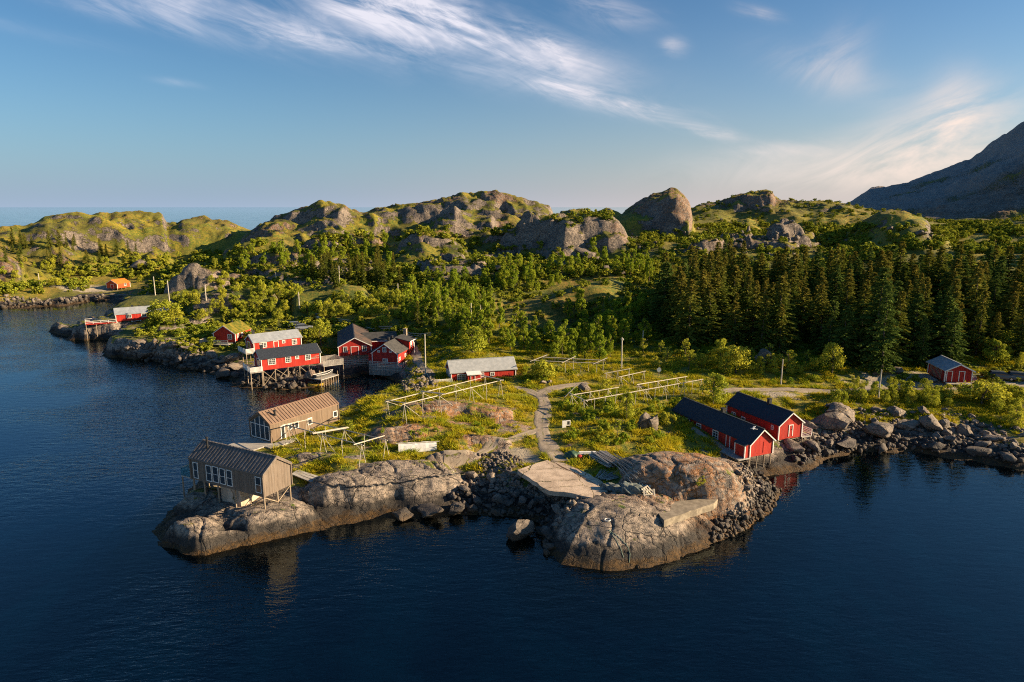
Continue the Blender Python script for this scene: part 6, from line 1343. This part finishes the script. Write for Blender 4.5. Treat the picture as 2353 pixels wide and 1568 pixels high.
strew([(262,815),(300,790),(400,785),(470,805),(545,835),(545,872),(440,852),(330,826)], 30, .8, 2.9, 'dark boulder on the shore below the sod-roofed house', 'boulders of the left shore', .6)
def rubble(name, poly, n, s0, s1, vdown=.6):
    """broken stone too small and too many to count: one merged mesh"""
    P = np.array(poly, float); bm = bmesh.new(); bmesh.ops.create_icosphere(bm, subdivisions=1, radius=1); base = np.array([v.co[:] for v in bm.verts]); fc = np.array([[v.index for v in f.verts] for f in bm.faces]); bm.free()
    Vs, Fs = [], []; k = 0
    for _ in range(n*20):
        if k >= n: break
        px = RS.uniform(P[:, 0].min(), P[:, 0].max()); py = RS.uniform(P[:, 1].min(), P[:, 1].max())
        if poly_sd(np.array([px]), np.array([py]), P)[0][0] < 0: continue
        q = place(px, py)
        if q is None or q[2] < -.3: continue
        s_ = s0+(s1-s0)*RS.rand()**2; V = base*(1+RS.uniform(-.3, .25, (len(base), 1)))*RS.uniform(.6, 1.2, 3)*s_
        a_ = RS.uniform(0, 6.28); R_ = np.array(Matrix.Rotation(a_, 3, 'Z')@Matrix.Rotation(RS.uniform(-.6, .6), 3, 'X')); V = V@R_.T+np.array(q)+np.array([0, 0, s_*.3])
        Fs.append(fc+len(Vs)*len(base)); Vs.append(V); k += 1
    me = new_mesh(name, np.concatenate(Vs), np.concatenate(Fs).ravel(), np.full(k*len(fc), 3), [M['rock']]); return tag(link(name, me), kind='stuff')
rubble('stone_rubble', [(1100,1050),(1150,1038),(1195,1050),(1205,1070),(1140,1090),(1100,1085)], 420, .1, .34)
rubble('gully_rubble', [(1040,1130),(1100,1085),(1190,1085),(1240,1120),(1340,1145),(1290,1200),(1255,1290),(1235,1195),(1100,1185),(1030,1180)], 500, .12, .4)
rubble('shore_rubble', [(1690,1075),(1720,1065),(1795,1130),(1775,1175),(1690,1232),(1635,1250),(1640,1205),(1720,1150)], 500, .12, .4)
rubble('quay_rubble', [(922,868),(960,850),(1000,866),(1005,890),(930,905)], 240, .2, .6)
rubble('beach_rubble', [(1800,1020),(1900,940),(2150,945),(2353,990),(2353,1066),(2100,1036),(1930,1042),(1830,1074)], 700, .15, .5)
rubble('tide_rubble', [(560,850),(700,850),(760,870),(740,890),(640,896),(556,890)], 260, .2, .7)
rubble('hill_stones', [(1440,530),(1600,525),(1850,540),(2000,560),(1850,590),(1600,600),(1450,590)], 120, .25, 1.1)
rubble('far_shore_stones', [(0,680),(100,690),(240,680),(240,693),(100,703),(0,712)], 160, .3, 1.2)
rubble('cliff_stones', [(250,800),(400,780),(540,830),(545,872),(440,852),(320,828)], 240, .25, .8)
strew([(1440,530),(1600,530),(1840,545),(1840,585),(1600,600),(1460,590)], 12, .5, 1.5, 'boulder on the bright green plateau behind the spruces', 'boulders of the plateau', 1.)
strew([(1600,500),(1790,480),(1960,490),(2140,520),(2140,560),(1900,560),(1640,545)], 16, .7, 2.4, 'boulder on the dark slope under the far right hills', 'boulders of the right slope', 1.)
strew([(600,545),(900,520),(1200,540),(1200,575),(900,560),(620,580)], 10, .7, 2.2, 'pale boulder on the slope below the skyline crags', 'boulders below the crags', 1.)
